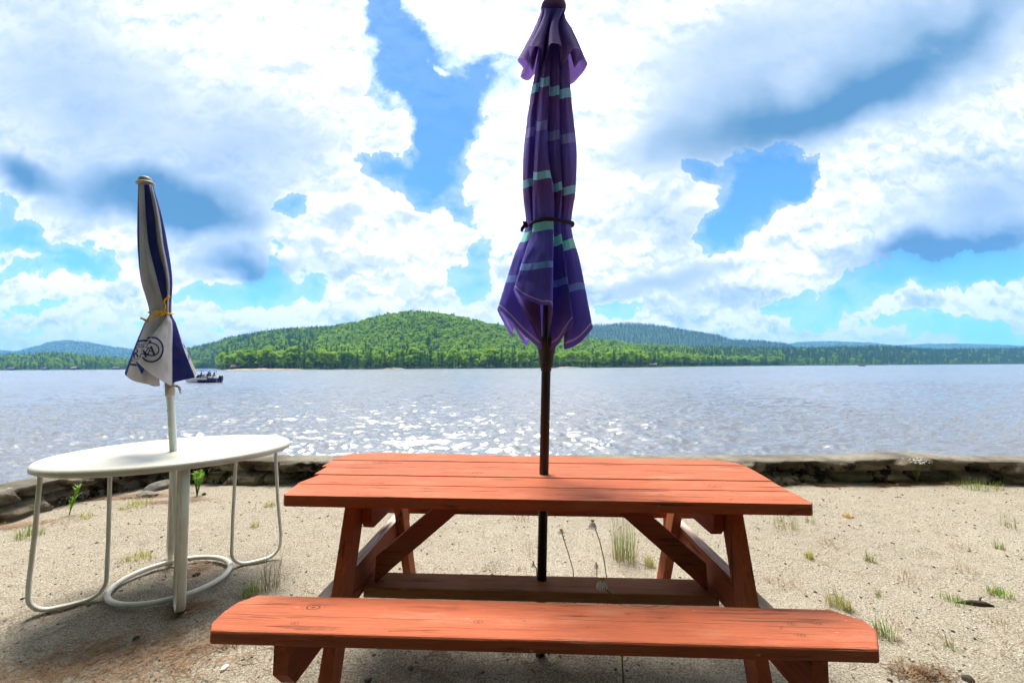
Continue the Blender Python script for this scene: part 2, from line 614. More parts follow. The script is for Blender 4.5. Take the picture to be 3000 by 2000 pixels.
M_hill = hill_mat("wooded_hillside", (0.035, 0.075, 0.022), (0.060, 0.115, 0.026))
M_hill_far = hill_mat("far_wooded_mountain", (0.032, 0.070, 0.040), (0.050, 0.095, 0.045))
M_beach = plain("pale_beach", (0.30, 0.25, 0.18), 0.95, 0.2, 0.5, 0.1)

M_white_metal = None


def painted_metal(name, col, dirt):
    m, t = material(name)
    co = coords(t)
    n = t.noise(co, 7, 5, 0.65)
    s = t.noise(co, 85, 3, 0.6)
    st = t.noise(t.mapping(co, scale=(1, 1, 0.15)), 26, 3, 0.6)
    c = t.mix(t.mapr(n, 0.42, 0.72, 0, 0.5), col, dirt)
    c = t.mix(t.mapr(st, 0.60, 0.78, 0, 0.45), c, dirt)
    c = t.mix(t.mapr(s, 0.70, 0.74, 0, 0.75), c, (0.16, 0.13, 0.10))
    finish(t, c, t.mapr(n, 0.3, 0.7, 0.35, 0.6), t.bump(n, 0.12, 0.01), 0.5)
    return m


M_white_metal = painted_metal("chalky_white_enamel", (0.50, 0.475, 0.40), (0.37, 0.33, 0.25))
M_cream_metal = painted_metal("cream_enamel_tube", (0.70, 0.67, 0.58), (0.42, 0.375, 0.27))
M_pole_white = painted_metal("pale_pole_paint", (0.66, 0.72, 0.68), (0.52, 0.55, 0.50))
M_pole_dark = plain("dark_bronze_pole", (0.016, 0.014, 0.015), 0.5, 0.25, 12, 0.35)
M_cone = plain("dark_grey_plastic", (0.042, 0.037, 0.038), 0.55, 0.3, 18, 0.35)
M_grey_cap = plain("grey_plastic_cap", (0.20, 0.19, 0.195), 0.5, 0.15, 20, 0.4)
M_rope = plain("yellow_rope", (0.72, 0.44, 0.03), 0.8, 0.3, 120, 0.2, bump=0.6)
M_strap = plain("dark_purple_strap", (0.030, 0.016, 0.045), 0.8, 0.2, 40, 0.2)


def purple_fabric():
    m, t = material("striped_purple_canvas")
    uv = t.new("ShaderNodeTexCoord").outputs["UV"]
    s = t.new("ShaderNodeSeparateXYZ", {0: uv})
    co = coords(t)
    v = s.outputs[1]
    IND, PLU, PUR = (0.100, 0.085, 0.54), (0.205, 0.080, 0.32), (0.185, 0.135, 0.60)
    CY, MINT, BLU, DIM = (0.42, 0.84, 1.0), (0.38, 1.0, 0.88), (0.24, 0.42, 0.95), (0.36, 0.34, 0.75)
    w = 0.0125
    stops = [(0.0, PUR), (0.218 - w, CY), (0.218 + w, PLU), (0.348 - w, DIM), (0.348 + w, PUR), (0.40, PLU), (0.493 - w, CY), (0.493 + w, PLU), (0.56, PUR),
             (0.645 - w, MINT), (0.645 + w, IND), (0.762 - w * 0.9, BLU), (0.762 + w * 0.9, IND), (0.90, PUR)]
    col = t.ramp(v, stops, "CONSTANT")
    soft = t.ramp(v, [(0.0, PUR), (0.25, PLU), (0.38, PUR), (0.52, PLU), (0.6, PUR), (0.72, IND), (0.86, IND), (1.0, PUR)])
    lum = t.new("ShaderNodeRGBToBW", {0: col}).outputs[0]
    col = t.mix(t.mapr(lum, 0.185, 0.2), soft, col)
    weave = t.noise(co, 420, 2, 0.6)
    fade = t.noise(co, 7, 4, 0.6)
    col = t.mix(t.mapr(fade, 0.4, 0.7, 0, 0.35), col, (0.15, 0.10, 0.36))
    col = t.mix(t.mapr(weave, 0.5, 0.8, 0, 0.25), col, (0.20, 0.15, 0.34))
    # stitched hem
    hem = t.math("MULTIPLY", t.mapr(s.outputs[0], 0.979, 0.980), t.mapr(s.outputs[0], 0.986, 0.985))
    col = t.mix(t.math("MULTIPLY", hem, 0.8), col, (0.48, 0.40, 0.58))
    back = t.new("ShaderNodeNewGeometry").outputs["Backfacing"]
    inner = t.mix(t.mapr(fade, 0.35, 0.65), (0.32, 0.20, 0.27), (0.20, 0.12, 0.27))  # pinker underside colour paints in light glowing through the cloth
    finish(t, t.mix(back, col, inner), 0.85, t.bump(t.math("MULTIPLY_ADD", t.noise(t.mapping(co, scale=(1, 1, 0.18)), 60, 3, 0.6), 1.5, weave), 0.35, 0.003), 0.15, translucent=0.36, tcol=t.mix(0.08, col, inner), Sheen_Weight=0.15)
    return m


M_purple = purple_fabric()


def cloth(name, col, stain, trans=0.35):
    m, t = material(name)
    co = coords(t)
    a = t.noise(co, 9, 5, 0.65)
    b = t.noise(co, 330, 2, 0.6)
    st = t.noise(t.mapping(co, scale=(1, 1, 0.2)), 30, 3, 0.6)
    c = t.mix(t.mapr(a, 0.42, 0.72, 0, 0.6), col, stain)
    c = t.mix(t.mapr(st, 0.55, 0.75, 0, 0.35), c, stain)
    c = t.mix(t.mapr(b, 0.5, 0.8, 0, 0.25), c, tuple(x * 0.7 for x in col))
    finish(t, c, 0.9, t.bump(b, 0.2, 0.002), 0.1, translucent=trans)
    return m


M_wcloth = cloth("weathered_white_canvas", (0.55, 0.54, 0.56), (0.37, 0.355, 0.36))
M_navy = cloth("navy_canvas", (0.026, 0.036, 0.20), (0.060, 0.062, 0.20), 0.22)
M_print = plain("navy_print_ink", (0.022, 0.034, 0.15), 0.8, 0.2, 60, 0.1)

# ------------------------------------------------------------------ ground (structure)
WALL = [(-9.0, -0.6), (-7.2, 0.6), (-5.6, 1.5), (-4.55, 2.3), (-4.15, 2.95), (-4.0, 3.45), (-3.95, 3.87), (-3.85, 4.1), (-3.68, 4.36), (-3.41, 4.49), (-2.95, 4.5), (-2.4, 4.48),
        (-1.5, 4.46), (0, 4.38), (1.4, 4.33), (2.4, 4.31), (3.4, 4.36), (4.17, 4.37), (4.6, 4.33), (5.0, 4.25), (6.0, 4.0), (7.5, 3.6), (10, 3.0), (14, 2.2)]


def catmull(P, n):
    P = np.array(P, float)
    out = []
    for i in range(len(P) - 1):
        p0, p1, p2, p3 = P[max(i - 1, 0)], P[i], P[i + 1], P[min(i + 2, len(P) - 1)]
        for k in range(n):
            t = k / n
            out.append(0.5 * ((2 * p1) + (p2 - p0) * t + (2 * p0 - 5 * p1 + 4 * p2 - p3) * t * t + (3 * p1 - p0 - 3 * p2 + p3) * t ** 3))
    out.append(P[-1])
    return np.array(out)


WP = catmull(WALL, 12)
seg = np.linalg.norm(np.diff(WP, axis=0), axis=1)
S_ = np.concatenate([[0], np.cumsum(seg)])
ws = np.arange(0, S_[-1], 0.025)
WX, WY = np.interp(ws, S_, WP[:, 0]), np.interp(ws, S_, WP[:, 1])
tx, ty = np.gradient(WX), np.gradient(WY)
tl = np.hypot(tx, ty)
NX, NY = -ty / tl, tx / tl  # towards the lake


def beyond_wall(x, y):
    """y of the wall front over x (the bay is open to the lake on that side)"""
    yb = np.interp(x, WX, WY)
    return y - yb


def ground_z(x, y):
    z = 0.034 * fbm(x * 0.8, y * 0.8, 3, 3) + 0.030 * fbm(x * 4.2, y * 4.2, 3, 5)
    for (fx, fy, r, d) in [(-0.73, 2.52, 0.07, 0.03), (-0.10, 2.62, 0.075, 0.028), (2.55, 2.75, 0.12, 0.02), (3.35, 2.25, 0.11, 0.02), (1.95, 3.3, 0.10, 0.015), (2.9, 3.4, 0.16, 0.02), (-2.6, 3.0, 0.2, 0.02)]:
        z = z - d * np.exp(-(((x - fx) / r) ** 2 + ((y - fy) / (r * 0.7)) ** 2))
    return z


def gz(x, y):
    return float(ground_z(np.array([float(x)]), np.array([float(y)]))[0])


gx = np.unique(np.concatenate([np.linspace(-60, -5.5, 40), np.arange(-5.5, 6.6, 0.02), np.linspace(6.6, 60, 40)]))
gy = np.unique(np.concatenate([np.linspace(-70, 0.7, 60), np.arange(0.7, 5.2, 0.018)]))
GX, GY = np.meshgrid(gx, gy)
GZ = ground_z(GX, GY)
fine_b = 0.007 * fbm(GX * 16, GY * 16, 2, 9) + 0.006 * np.clip(fbm(GX * 30, GY * 30, 2, 21), 0.05, 1)
GZ = GZ + fine_b
GZ = np.where(beyond_wall(GX, GY) > 0.17, -1.6, GZ)
# the sand colour darkens soil and shade together under the near bench
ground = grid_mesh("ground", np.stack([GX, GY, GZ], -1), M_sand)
tag(ground, "coarse pale sand ground with pebbles inside the stone wall", "ground", kind="structure")

# ------------------------------------------------------------------ sea wall
prof = [(0.0, -0.25), (0.0, 0.0), (0.005, 0.06), (0.0, 0.12), (0.0, 0.17), (-0.005, 0.205), (0.012, 0.232), (0.035, 0.243), (0.10, 0.25), (0.17, 0.252), (0.24, 0.25), (0.29, 0.243), (0.31, 0.22), (0.315, 0.1), (0.32, -0.3), (0.33, -1.2)]
pr = catmull(prof, 4)
nw, npf = len(ws), len(pr)
PW = np.zeros((npf, nw, 3))
for i, (o_, z_) in enumerate(pr):
    n1 = fbm(ws * 2.2, np.full(nw, z_ * 7.0 + 3), 4, 31)
    n2 = fbm(ws * 9, np.full(nw, z_ * 24.0 + 1), 3, 37)
    front = np.clip((0.23 - z_) / 0.05, 0, 1) if o_ < 0.2 else 0.3
    wx_ = ws * 2.7 + 0.55 * fbm(ws * 3, np.full(nw, z_ * 9.0), 2, 43) + (0.5 if z_ < 0.11 else 0.0)
    cell = np.floor(wx_)
    fr_ = np.abs(wx_ - cell - 0.5) * 2
    blk = ((cell * 12.9898 + (7.1 if z_ < 0.11 else 3.3)) * 43.758) % 1.0
    joint = np.clip((fr_ - 0.80) / 0.2, 0, 1) * 0.09 + (0.05 if abs(z_ - 0.11) < 0.02 else 0.0)
    off = o_ + front * (0.06 * n1 + 0.07 * n2 + 0.13 * (blk - 0.4) + joint + 0.08 * np.clip(n1 * 3.2, 0, 1) ** 2) + (1 - front) * (0.02 * n2 + 0.03 * n1)
    if o_ >= 0.2:
        off = o_ + 0.06 * n1
    zz = z_ + (0.034 * fbm(ws * 1.3, ws * 0, 3, 41) + 0.008 * n2) * (1 if z_ > 0.1 else 0.3)
    PW[i, :, 0] = WX + NX * off
    PW[i, :, 1] = WY + NY * off
    PW[i, :, 2] = zz
zq = (pr[:-1, 1] + pr[1:, 1]) / 2
mi = np.repeat(((zq > 0.222)).astype(int), nw - 1)
wall = grid_mesh("stone_wall", PW[:, ::-1], [M_wall, M_cap], mi=mi)
tag(wall, "low mossy grey stone and concrete wall curving along the lake edge", "wall")

# ------------------------------------------------------------------ lake (structure)
LZ = -0.8
rows_y = [3.2]
while rows_y[-1] < 150:
    rows_y.append(rows_y[-1] * 1.0068 + 0.002)
ny_near = len(rows_y)
rows_y += list(np.geomspace(160, 9000, 26))
rows_y = np.array(rows_y)
ucols = np.concatenate([np.linspace(-9, -1.75, 14), np.linspace(-1.7, 1.7, 1000), np.linspace(1.75, 9, 14)])
UU, LY = np.meshgrid(ucols, rows_y)
LX = UU * LY


def wave_h(x, y):
    c, s_ = math.cos(0.10), math.sin(0.10)
    xr, yr = x * c + y * s_, -x * s_ + y * c
    cell = 0.0045 * y
    k1 = np.clip(1.6 - cell / 0.30, 0, 1)
    k2 = np.clip(1.6 - cell / 0.10, 0, 1)
    gust = 0.70 + 0.6 * vnoise(x * 0.09 + 3, y * 0.05, 7)
    a_ = vnoise(xr * 0.75, yr * 1.75, 1)
    b__ = vnoise(xr * 1.3 + 9 + 0.3 * yr, yr * 3.1, 2)
    c_ = vnoise(xr * 3.4, yr * 7.2, 3)
    d_ = vnoise(xr * 7.5 + 2, yr * 15.0, 4)
    rid = lambda q: (1 - np.abs(2 * q - 1)) ** 1.4
    return gust * (k1 * (0.060 * rid(a_) + 0.072 * rid(b__)) + k2 * (0.058 * rid(c_) + 0.024 * d_)) - 0.05


LH = wave_h(LX, LY) * np.clip((170 - LY) / 60, 0, 1)
water = grid_mesh("lake_water", np.stack([LX, LY, LZ + LH], -1), M_water)
tag(water, "rippled blue lake water reflecting the bright clouds", "lake", kind="structure")

# ------------------------------------------------------------------ picnic table
T_LOC, T_ROT = (0.1101, 1.8248, 0.748), (-0.0138, 0.0125, -0.0323)
pt = empty("picnic_table", T_LOC, T_ROT)
tag(pt, "weathered red wooden picnic table with attached benches and a dark umbrella pole through it", "picnic table")
T_MW = Matrix.LocRotScale(Vector(T_LOC), Euler(T_ROT), None)

mb = MB()
boards = [  # y front, y back, left ends (front, back), right ends (front, back)
    (-0.362, -0.2145, (-0.893, -0.917), (0.898, 0.912)),
    (-0.2035, -0.0655, (-0.926, -0.907), (0.912, 0.928)),
    (-0.0545, 0.084, (-0.934, -0.944), (0.932, 0.951)),
    (0.090, 0.222, (-0.972, -0.984), (0.955, 0.966)),
]
for i, (y0, y1, l, r) in enumerate(boards):
    zj = -0.001 * (i % 2)
    c = 0.014 if i == 0 else 0.003
    mb.prism([(l[0] + c, y0), (r[0] - c, y0), (r[0], y0 + c), (r[1], y1), (l[1], y1), (l[0], y0 + c)], -0.038 + zj, zj)
mb.prism([(-0.988, 0.228), (0.968, 0.228), (0.945, 0.295), (0.866, 0.346), (0.1, 0.378), (-0.80, 0.430), (-0.965, 0.372)], -0.038, 0.0005)
mb.build("tabletop", M_red_x, pt, bevel=0.007)


def bench(side):
    b = MB()
    y0, y1 = (-0.642, -0.452)
    P = [(-0.915, y0), (0.862, y0), (0.925, y0 + 0.085), (0.928, y0 + 0.135), (0.868, y1), (-0.905, y1), (-0.94, y1 - 0.045), (-0.946, y1 - 0.10), (-0.938, y0 + 0.035)]
    if side > 0:
        P = [(x, -y) for x, y in P][::-1]
    b.prism(P, -0.3205, -0.283)
    return b.build("bench_seat", M_red_x, pt, bevel=0.006)


bench(-1)
bench(1)


def slant(b, x0, x1, ya, yb, za, zb, th, mi=0):
    """board in a plane of constant x from (y=ya,z=za) to (y=yb,z=zb); th = width along y"""
    b.hexa([(x0, ya, za), (x1, ya, za), (x1, ya + th, za), (x0, ya + th, za)][::-1], [(x0, yb, zb), (x1, yb, zb), (x1, yb + th, zb), (x0, yb + th, zb)][::-1], mi)


for s in (-1, 1):
    xo, xi = (-0.702, -0.660) if s < 0 else (0.657, 0.699)
    b = MB()
    slant(b, xo, xi, -0.285, -0.535, -0.0385, -0.80, 0.095)
    b.build("leg", M_red_z, pt, bevel=0.004)
    b = MB()
    slant(b, xo, xi, 0.190, 0.560, -0.0385, -0.80, 0.095)
    b.build("leg", M_red_z, pt, bevel=0.004)
    # bench rail on the outer side of the legs
    ro, ri = (xo - 0.0435, xo - 0.0015) if s < 0 else (xi + 0.0015, xi + 0.0435)
    b = MB()
    zt, zb = -0.322, -0.455
    prof_ = [(-0.625, zt), (0.60, zt), (0.60, zb + 0.05), (0.55, zb), (-0.58, zb), (-0.625, zb + 0.05)]
    n = len(prof_)
    vs = [(ro, y, z) for y, z in prof_] + [(ri, y, z) for y, z in prof_]
    fs = [tuple(range(n)), tuple(range(2 * n - 1, n - 1, -1))] + [(i, n + i, n + (i + 1) % n, (i + 1) % n) for i in range(n)]
    b.add(vs, [fs[0], fs[1]] + fs[3:], 0)
    b.add(vs, [fs[2]], 1)
    b.build("bench_rail", [M_red_y, M_peel], pt)
    # cleat under the top, against the inner side of the legs
    co, ci = (xi + 0.0015, xi + 0.0405) if s < 0 else (xo - 0.0405, xo - 0.0015)
    b = MB()
    P = [(-0.245, -0.0385), (0.30, -0.0385), (0.30, -0.09), (0.25, -0.155), (-0.215, -0.155), (-0.245, -0.125)]
    n = len(P)
    vs = [(co, y, z) for y, z in P] + [(ci, y, z) for y, z in P]
    b.add(vs, [tuple(range(n)), tuple(range(2 * n - 1, n - 1, -1))] + [(i, n + i, n + (i + 1) % n, (i + 1) % n) for i in range(n)])
    b.build("cleat", M_red_y, pt, bevel=0.003)
    # diagonal brace from the rail up to the underside of the top
    b = MB()
    k = s
    P = [(-0.668 * 1, -0.330), (-0.320, -0.0385), (-0.205, -0.0385), (-0.672, -0.440)]
    P = [(-x if k > 0 else x, z) for x, z in P]
    q0 = [(x, -0.045, z) for x, z in P]
    q1 = [(x, -0.005, z) for x, z in P]
    b.hexa(q0, q1) if k < 0 else b.hexa(q1, q0)
    b.build("brace", M_red_x, pt, bevel=0.003)
b = MB()
b.box((-0.698, -0.092, -0.470), (0.695, 0.042, -0.431))
st = b.build("stretcher", M_bare, pt, bevel=0.003)
tag(st, "bare brown stretcher board with the umbrella pole through it")

# knots in the bench and the top: small proud whorls
# ------------------------------------------------------------------ purple umbrella
A0 = T_MW @ Vector((0.021, 0.0, 0.0))
A1 = Vector(on_y(1622, 8, 1.80))
ax = (A1 - A0).normalized()
pu = empty("closed_umbrella", A0)
tag(pu, "tall closed purple patio umbrella with turquoise stripes standing through the red picnic table", "umbrella")


def axis_frame(a0, a):
    X = Vector((1, 0, 0))
    X = (X - a * X.dot(a)).normalized()
    Y = a.cross(X)
    return X, Y


PX, PY = axis_frame(A0, ax)


def pp(lat, dep, z):
    """point in the umbrella's frame (relative to A0): z is world height above A0 along the axis"""
    return ax * (z / ax.z) + PX * lat + PY * dep


def zpx(y):
    """height above A0 of photo row y at the umbrella's distance"""
    return on_y(1600, y, 1.81)[2] - A0[2]


zb = -0.735 - (A0[2] - T_LOC[2])
b = MB()
b.tube([pp(0, 0, -A0[2] + 0.005), pp(0, 0, 0.55), pp(0, 0, 1.5)], 0.0195, 20)
b.build("pole", M_pole_dark, pu, True)
b = MB()
zc0, zc1 = zpx(1078), zpx(1000)
b.tube([pp(0, 0, zc0), pp(0, 0, zc0 + 0.003), pp(0, 0, zc0 + 0.055), pp(0, 0, zc1), pp(0, 0, zc1 + 0.02)], [0.026, 0.029, 0.033, 0.043, 0.040], 24)
b.tube([pp(0, 0, zc0 - 0.012), pp(0, 0, zc0 - 0.001)], [0.0225, 0.0235], 24)
b.build("runner_hub", M_cone, pu, False, bevel=0.002)


def per_cat(pts, ku):
    """periodic Catmull-Rom through the points"""
    P = np.array(pts, float)
    n = len(P)
    out = []
    for i in range(n):
        p0, p1, p2, p3 = P[i - 1], P[i], P[(i + 1) % n], P[(i + 2) % n]
        for k in range(ku):
            t = k / ku
            out.append(0.5 * ((2 * p1) + (p2 - p0) * t + (2 * p0 - 5 * p1 + 4 * p2 - p3) * t * t + (3 * p1 - p0 - 3 * p2 + p3) * t ** 3))
    return np.array(out)


def crom(T, Y, x):
    """smooth interpolation of rows Y (k, ...) at knots T, value at x"""
    i = int(np.clip(np.searchsorted(T, x) - 1, 0, len(T) - 2))
    t = (x - T[i]) / (T[i + 1] - T[i])
    m0 = (Y[i + 1] - Y[max(i - 1, 0)]) / (T[i + 1] - T[max(i - 1, 0)])
    m1 = (Y[min(i + 2, len(T) - 1)] - Y[i]) / (T[min(i + 2, len(T) - 1)] - T[i])
    d = T[i + 1] - T[i]
    return (2 * t ** 3 - 3 * t ** 2 + 1) * Y[i] + (t ** 3 - 2 * t ** 2 + t) * d * m0 + (-2 * t ** 3 + 3 * t ** 2) * Y[i + 1] + (t ** 3 - t ** 2) * d * m1


def loft_cloth(secs, hemrows, row_tie, to_pt, ku, nv, wrinkle, seed, power=1.2):
    """folded cloth from closed cross-sections (row, [(x, depth)...]); rows and x are photo measures of the folds,
    turned into true points at their own depth; hemrows give every fold its own hem height"""
    R = np.array([q[0] for q in secs], float)
    CS_ = np.array([per_cat(q[1], ku) for q in secs])
    HM_ = per_cat([[h, 0] for h in hemrows], ku)[:, 0]
    n = CS_.shape[1]
    P = np.zeros((nv, n, 3))
    W = np.zeros((nv, n))
    for i, k in enumerate(np.linspace(0, 1, nv)):
        r = R[0] + (R[-1] - R[0]) * k
        c = crom(R, CS_, min(r, R[-1] - 0.01))
        wr = np.clip((r - row_tie) / (R[-1] - row_tie), 0, 1) ** power
        rows = r + (HM_ - R[-1]) * wr
        wob = wrinkle * 2 * fbm(np.arange(n) * 1.3 / ku, np.full(n, r * 0.012), 3, seed)
        for j in range(n):
            P[i, j] = to_pt(c[j, 0], rows[j], c[j, 1] + wob[j])
        W[i] = rows
    return P, W


YP = 1.81


def to_purple(x, row, dep):
    return on_y(x, row, YP + dep) - np.array(A0)


S310 = [(1550, 0), (1554, -.020), (1562, -.040), (1572, -.026), (1578, -.056), (1586, -.072), (1596, -.070), (1606, -.058), (1608, -.044), (1619, -.060), (1630, -.062), (1638, -.054), (1640, -.036), (1646, -.050), (1660, -.042), (1676, -.004), (1670, .030), (1656, .026), (1645, .060), (1615, .046), (1590, .065), (1575, .040), (1562, .045), (1555, .016)]


def squeeze(sec, c0, c1, k):
    return [(c1 + (x - c0) * k, d * k) for x, d in sec]


PSEC = [
    (60, squeeze(S310, 1611, 1620, 0.50)),
    (190, squeeze(S310, 1611, 1617, 0.76)),
    (310, S310),
    (440, [(1534, 0), (1539, -.030), (1551, -.052), (1564, -.032), (1569, -.070), (1578, -.092), (1590, -.090), (1603, -.072), (1605, -.046), (1617, -.064), (1630, -.068), (1641, -.060), (1644, -.038), (1651, -.062), (1671, -.052), (1689, -.004), (1682, .040), (1663, .034), (1650, .085), (1615, .060), (1590, .090), (1568, .050), (1550, .060), (1540, .022)]),
    (560, [(1532, 0), (1537, -.032), (1549, -.056), (1562, -.032), (1561, -.070), (1576, -.096), (1600, -.102), (1621, -.084), (1620, -.046), (1629, -.064), (1640, -.072), (1647, -.060), (1646, -.036), (1654, -.060), (1672, -.048), (1686, -.004), (1678, .040), (1660, .034), (1650, .080), (1615, .056), (1590, .090), (1568, .050), (1548, .060), (1538, .020)]),
    (664, [(1539, 0), (1546, -.026), (1557, -.042), (1564, -.032), (1561, -.060), (1575, -.076), (1600, -.082), (1622, -.070), (1622, -.046), (1629, -.056), (1637, -.062), (1643, -.055), (1644, -.040), (1650, -.048), (1663, -.036), (1674, -.004), (1668, .030), (1655, .030), (1645, .060), (1615, .048), (1590, .070), (1570, .044), (1552, .045), (1543, .018)]),
    (760, [(1507, 0), (1519, -.040), (1540, -.060), (1576, -.030), (1541, -.092), (1560, -.122), (1594, -.130), (1621, -.110), (1610, -.036), (1630, -.058), (1645, -.078), (1655, -.078), (1648, -.034), (1660, -.052), (1680, -.048), (1698, -.006), (1680, .050), (1656, .034), (1648, .095), (1610, .050), (1575, .105), (1556, .048), (1522, .066), (1522, .026)]),
    (960, [(1457, 0), (1488, -.062), (1540, -.085), (1588, -.026), (1506, -.135), (1536, -.172), (1582, -.182), (1619, -.152), (1603, -.028), (1632, -.056), (1656, -.100), (1680, -.108), (1652, -.020), (1672, -.050), (1702, -.060), (1737, -.010), (1700, .070), (1656, .036), (1650, .130), (1600, .046), (1560, .140), (1542, .044), (1488, .090), (1502, .030)]),
]
PHEM = [908, 930, 985, 1016, 856, 872, 892, 905, 1014, 1012, 975, 945, 1016, 1018, 1000, 960, 1004, 1016, 962, 1016, 950, 1012, 930, 990]
PKU = 14
PP_, PW_ = loft_cloth(PSEC, PHEM, 664, to_purple, PKU, 220, 0.0085, 51, 1.15)
offs = np.repeat([30, 30, 30, 0, 0, 0, 0, 42, 42, 42, 42, 42, 54, 54, 54, 54, 34, 34, 22, 22, 36, 36, 26, 26], PKU).astype(float)
offs += 4 * np.sin(np.arange(len(offs)) * 2 * math.pi / (4 * PKU) + 0.6)
vrow = PW_ - offs[None, :] * (0.55 + 0.9 * (PW_ / 1000.0) ** 2)
tt_ = np.repeat(np.linspace(0, 1, PP_.shape[0])[:, None], PP_.shape[1], 1)
uv = np.stack([tt_, np.clip((vrow - 22) / 990.0, 0.0, 1)], -1)
grid_mesh("canopy", PP_[::-1], M_purple, pu, True, uv[::-1], wrap=True)

# short vent flap flaring over the top
VH = [(1516, .000, 177), (1533, -.050, 172), (1548, -.062, 188), (1562, -.026, 206), (1549, -.095, 143), (1569, -.118, 136), (1588, -.110, 147), (1585, -.044, 194), (1601, -.066, 172), (1609, -.125, 133), (1626, -.138, 127), (1646, -.120, 139), (1643, -.050, 192),
      (1658, -.074, 178), (1675, -.118, 148), (1690, -.108, 142), (1699, -.080, 153), (1682, -.034, 200), (1702, -.046, 176), (1721, .000, 186), (1706, .060, 216), (1668, .060, 248), (1640, .130, 200), (1610, .070, 242), (1580, .130, 205), (1550, .070, 236), (1524, .066, 226), (1536, .028, 208)]
ang_ = np.linspace(math.pi, 3 * math.pi, len(VH), endpoint=False)
top_ring = [(1621 + 33 * math.cos(q), 0.050 * math.sin(q)) for q in ang_]
mid_ring = [(1620 + (x - 1618) * 0.55, d * 0.62) for x, d, h_ in VH]
VSEC = [(24, top_ring), (84, mid_ring), (180, [(x, d) for x, d, h_ in VH])]
PV_, WV_ = loft_cloth(VSEC, [h_ for x, d, h_ in VH], 40, to_purple, 14, 70, 0.003, 77, 1.1)
tv = np.repeat(np.linspace(0, 1, PV_.shape[0])[:, None], PV_.shape[1], 1)
grid_mesh("vent_flap", PV_[::-1], M_purple, pu, True, np.stack([tv, 0.02 + 0.14 * tv], -1)[::-1], wrap=True)
b = MB()
zt = zpx(26)
b.tube([pp(0, 0, zt - 0.012), pp(0, 0, zt - 0.010), pp(0, 0, zt + 0.006), pp(0, 0, zt + 0.020), pp(0, 0, zt + 0.030), pp(0, 0, zt + 0.038), pp(0, 0, zt + 0.052)],
       [0.052, 0.0555, 0.054, 0.044, 0.022, 0.012, 0.006], 28)
b.build("finial_cap", plain("plum_cap", (0.13, 0.075, 0.20), 0.6, 0.2, 30), pu, True)
# tie strap with its tail
b = MB()
zt = zpx(664)
ring = []
for i in range(64):
    a = 2 * math.pi * i / 64
    rr_ = 0.101 + 0.008 * math.sin(3 * a + 1)
    ring.append(pp(rr_ * math.cos(a), rr_ * 0.93 * math.sin(a), zt + 0.014 * math.cos(a) + 0.006 * math.sin(2 * a)))
b.tube(ring, 0.0062, 8, closed=True, flat=(0.45, 1.3), up=ax)
q = pp(-0.095, -0.035, zt - 0.012)
b.tube([q, q + Vector((-0.012, -0.012, 0.0)), q + Vector((-0.022, -0.012, -0.014)), q + Vector((-0.024, -0.012, -0.026))], [0.007, 0.009, 0.008, 0.006], 8, flat=(0.5, 1))
b.tube([q, q + Vector((-0.006, -0.015, 0.012)), q + Vector((-0.016, -0.016, 0.016)), q + Vector((-0.012, -0.012, 0.002))], 0.005, 8)
b.build("tie_strap", M_strap, pu, True)

# ------------------------------------------------------------------ white oval table
W_LOC, W_RZ = Vector((-1.912, 2.468, 0.0)), 0.625
wt = empty("patio_table", W_LOC, (0, 0, W_RZ))
tag(wt, "white oval metal patio table with looped tube legs and a ring base", "patio table")
WMW = Matrix.LocRotScale(W_LOC, Euler((0, 0, W_RZ)), None)
a_, b_, h_ = 0.570, 0.468, 0.742
b = MB()
prof_ = [(0.965, -0.036), (0.988, -0.038), (1.003, -0.033), (1.006, -0.020), (1.002, -0.010), (0.988, -0.002), (0.968, 0.001), (0.93, -0.001), (0.5, -0.0015), (0.06, -0.0015)]
# underside first
prof_ = [(0.05, -0.012), (0.95, -0.012)] + prof_
b.lathe(prof_, 96, 0, a_, b_, (0, 0, h_))
b.build("tabletop", M_white_metal, wt, True)


def leg_loop(d, Rt, Rb, r0, wid, name="leg"):
    """flat tube: down the outside, along the ground, up the inside to the top"""
    zt = h_ - 0.012
    g = 0.013
    pts = [(Rt, zt), (Rt + (Rb - Rt) * 0.5, zt * 0.5), (Rb, 0.15)]
    rc = 0.085
    for k in range(1, 9):
        a = k / 8 * math.pi / 2
        pts.append((Rb - rc + rc * math.cos(a), g + rc - rc * math.sin(a)))
    pts.append(((Rb + r0) / 2, g - 0.002))
    for k in range(0, 9):
        a = math.pi / 2 - k / 8 * math.pi / 2
        pts.append((r0 + rc - rc * math.cos(a), g + rc - rc * math.sin(a)))
    pts += [(r0, 0.3), (r0 + 0.004, zt * 0.7), (r0 + 0.008, zt)]
    P = [Vector((d[0] * r, d[1] * r, z)) for r, z in pts]
    side = Vector((-d[1], d[0], 0))
    # cross-section: wide across, thin in the loop's plane
    b = MB()
    n, rings = 14, []
    for i, p in enumerate(P):
        t_ = (P[min(i + 1, len(P) - 1)] - P[max(i - 1, 0)]).normalized()
        nn = side.cross(t_).normalized()
        ring = []
        for j in range(n):
            a = 2 * math.pi * j / n
            ca, sa = math.cos(a), math.sin(a)
            ring.append(p + side * (abs(ca) ** 0.6 * (1 if ca > 0 else -1)) * wid / 2 + nn * (abs(sa) ** 0.8 * (1 if sa > 0 else -1)) * 0.0090)
        rings.append(ring)
    vs = [q for r in rings for q in r]
    fs = [(i * n + j, i * n + (j + 1) % n, (i + 1) * n + (j + 1) % n, (i + 1) * n + j) for i in range(len(P) - 1) for j in range(n)]
    fs += [tuple(range(n - 1, -1, -1)), tuple((len(P) - 1) * n + j for j in range(n))]
    b.add(vs, fs)
    return b.build(name, M_cream_metal, wt, True)


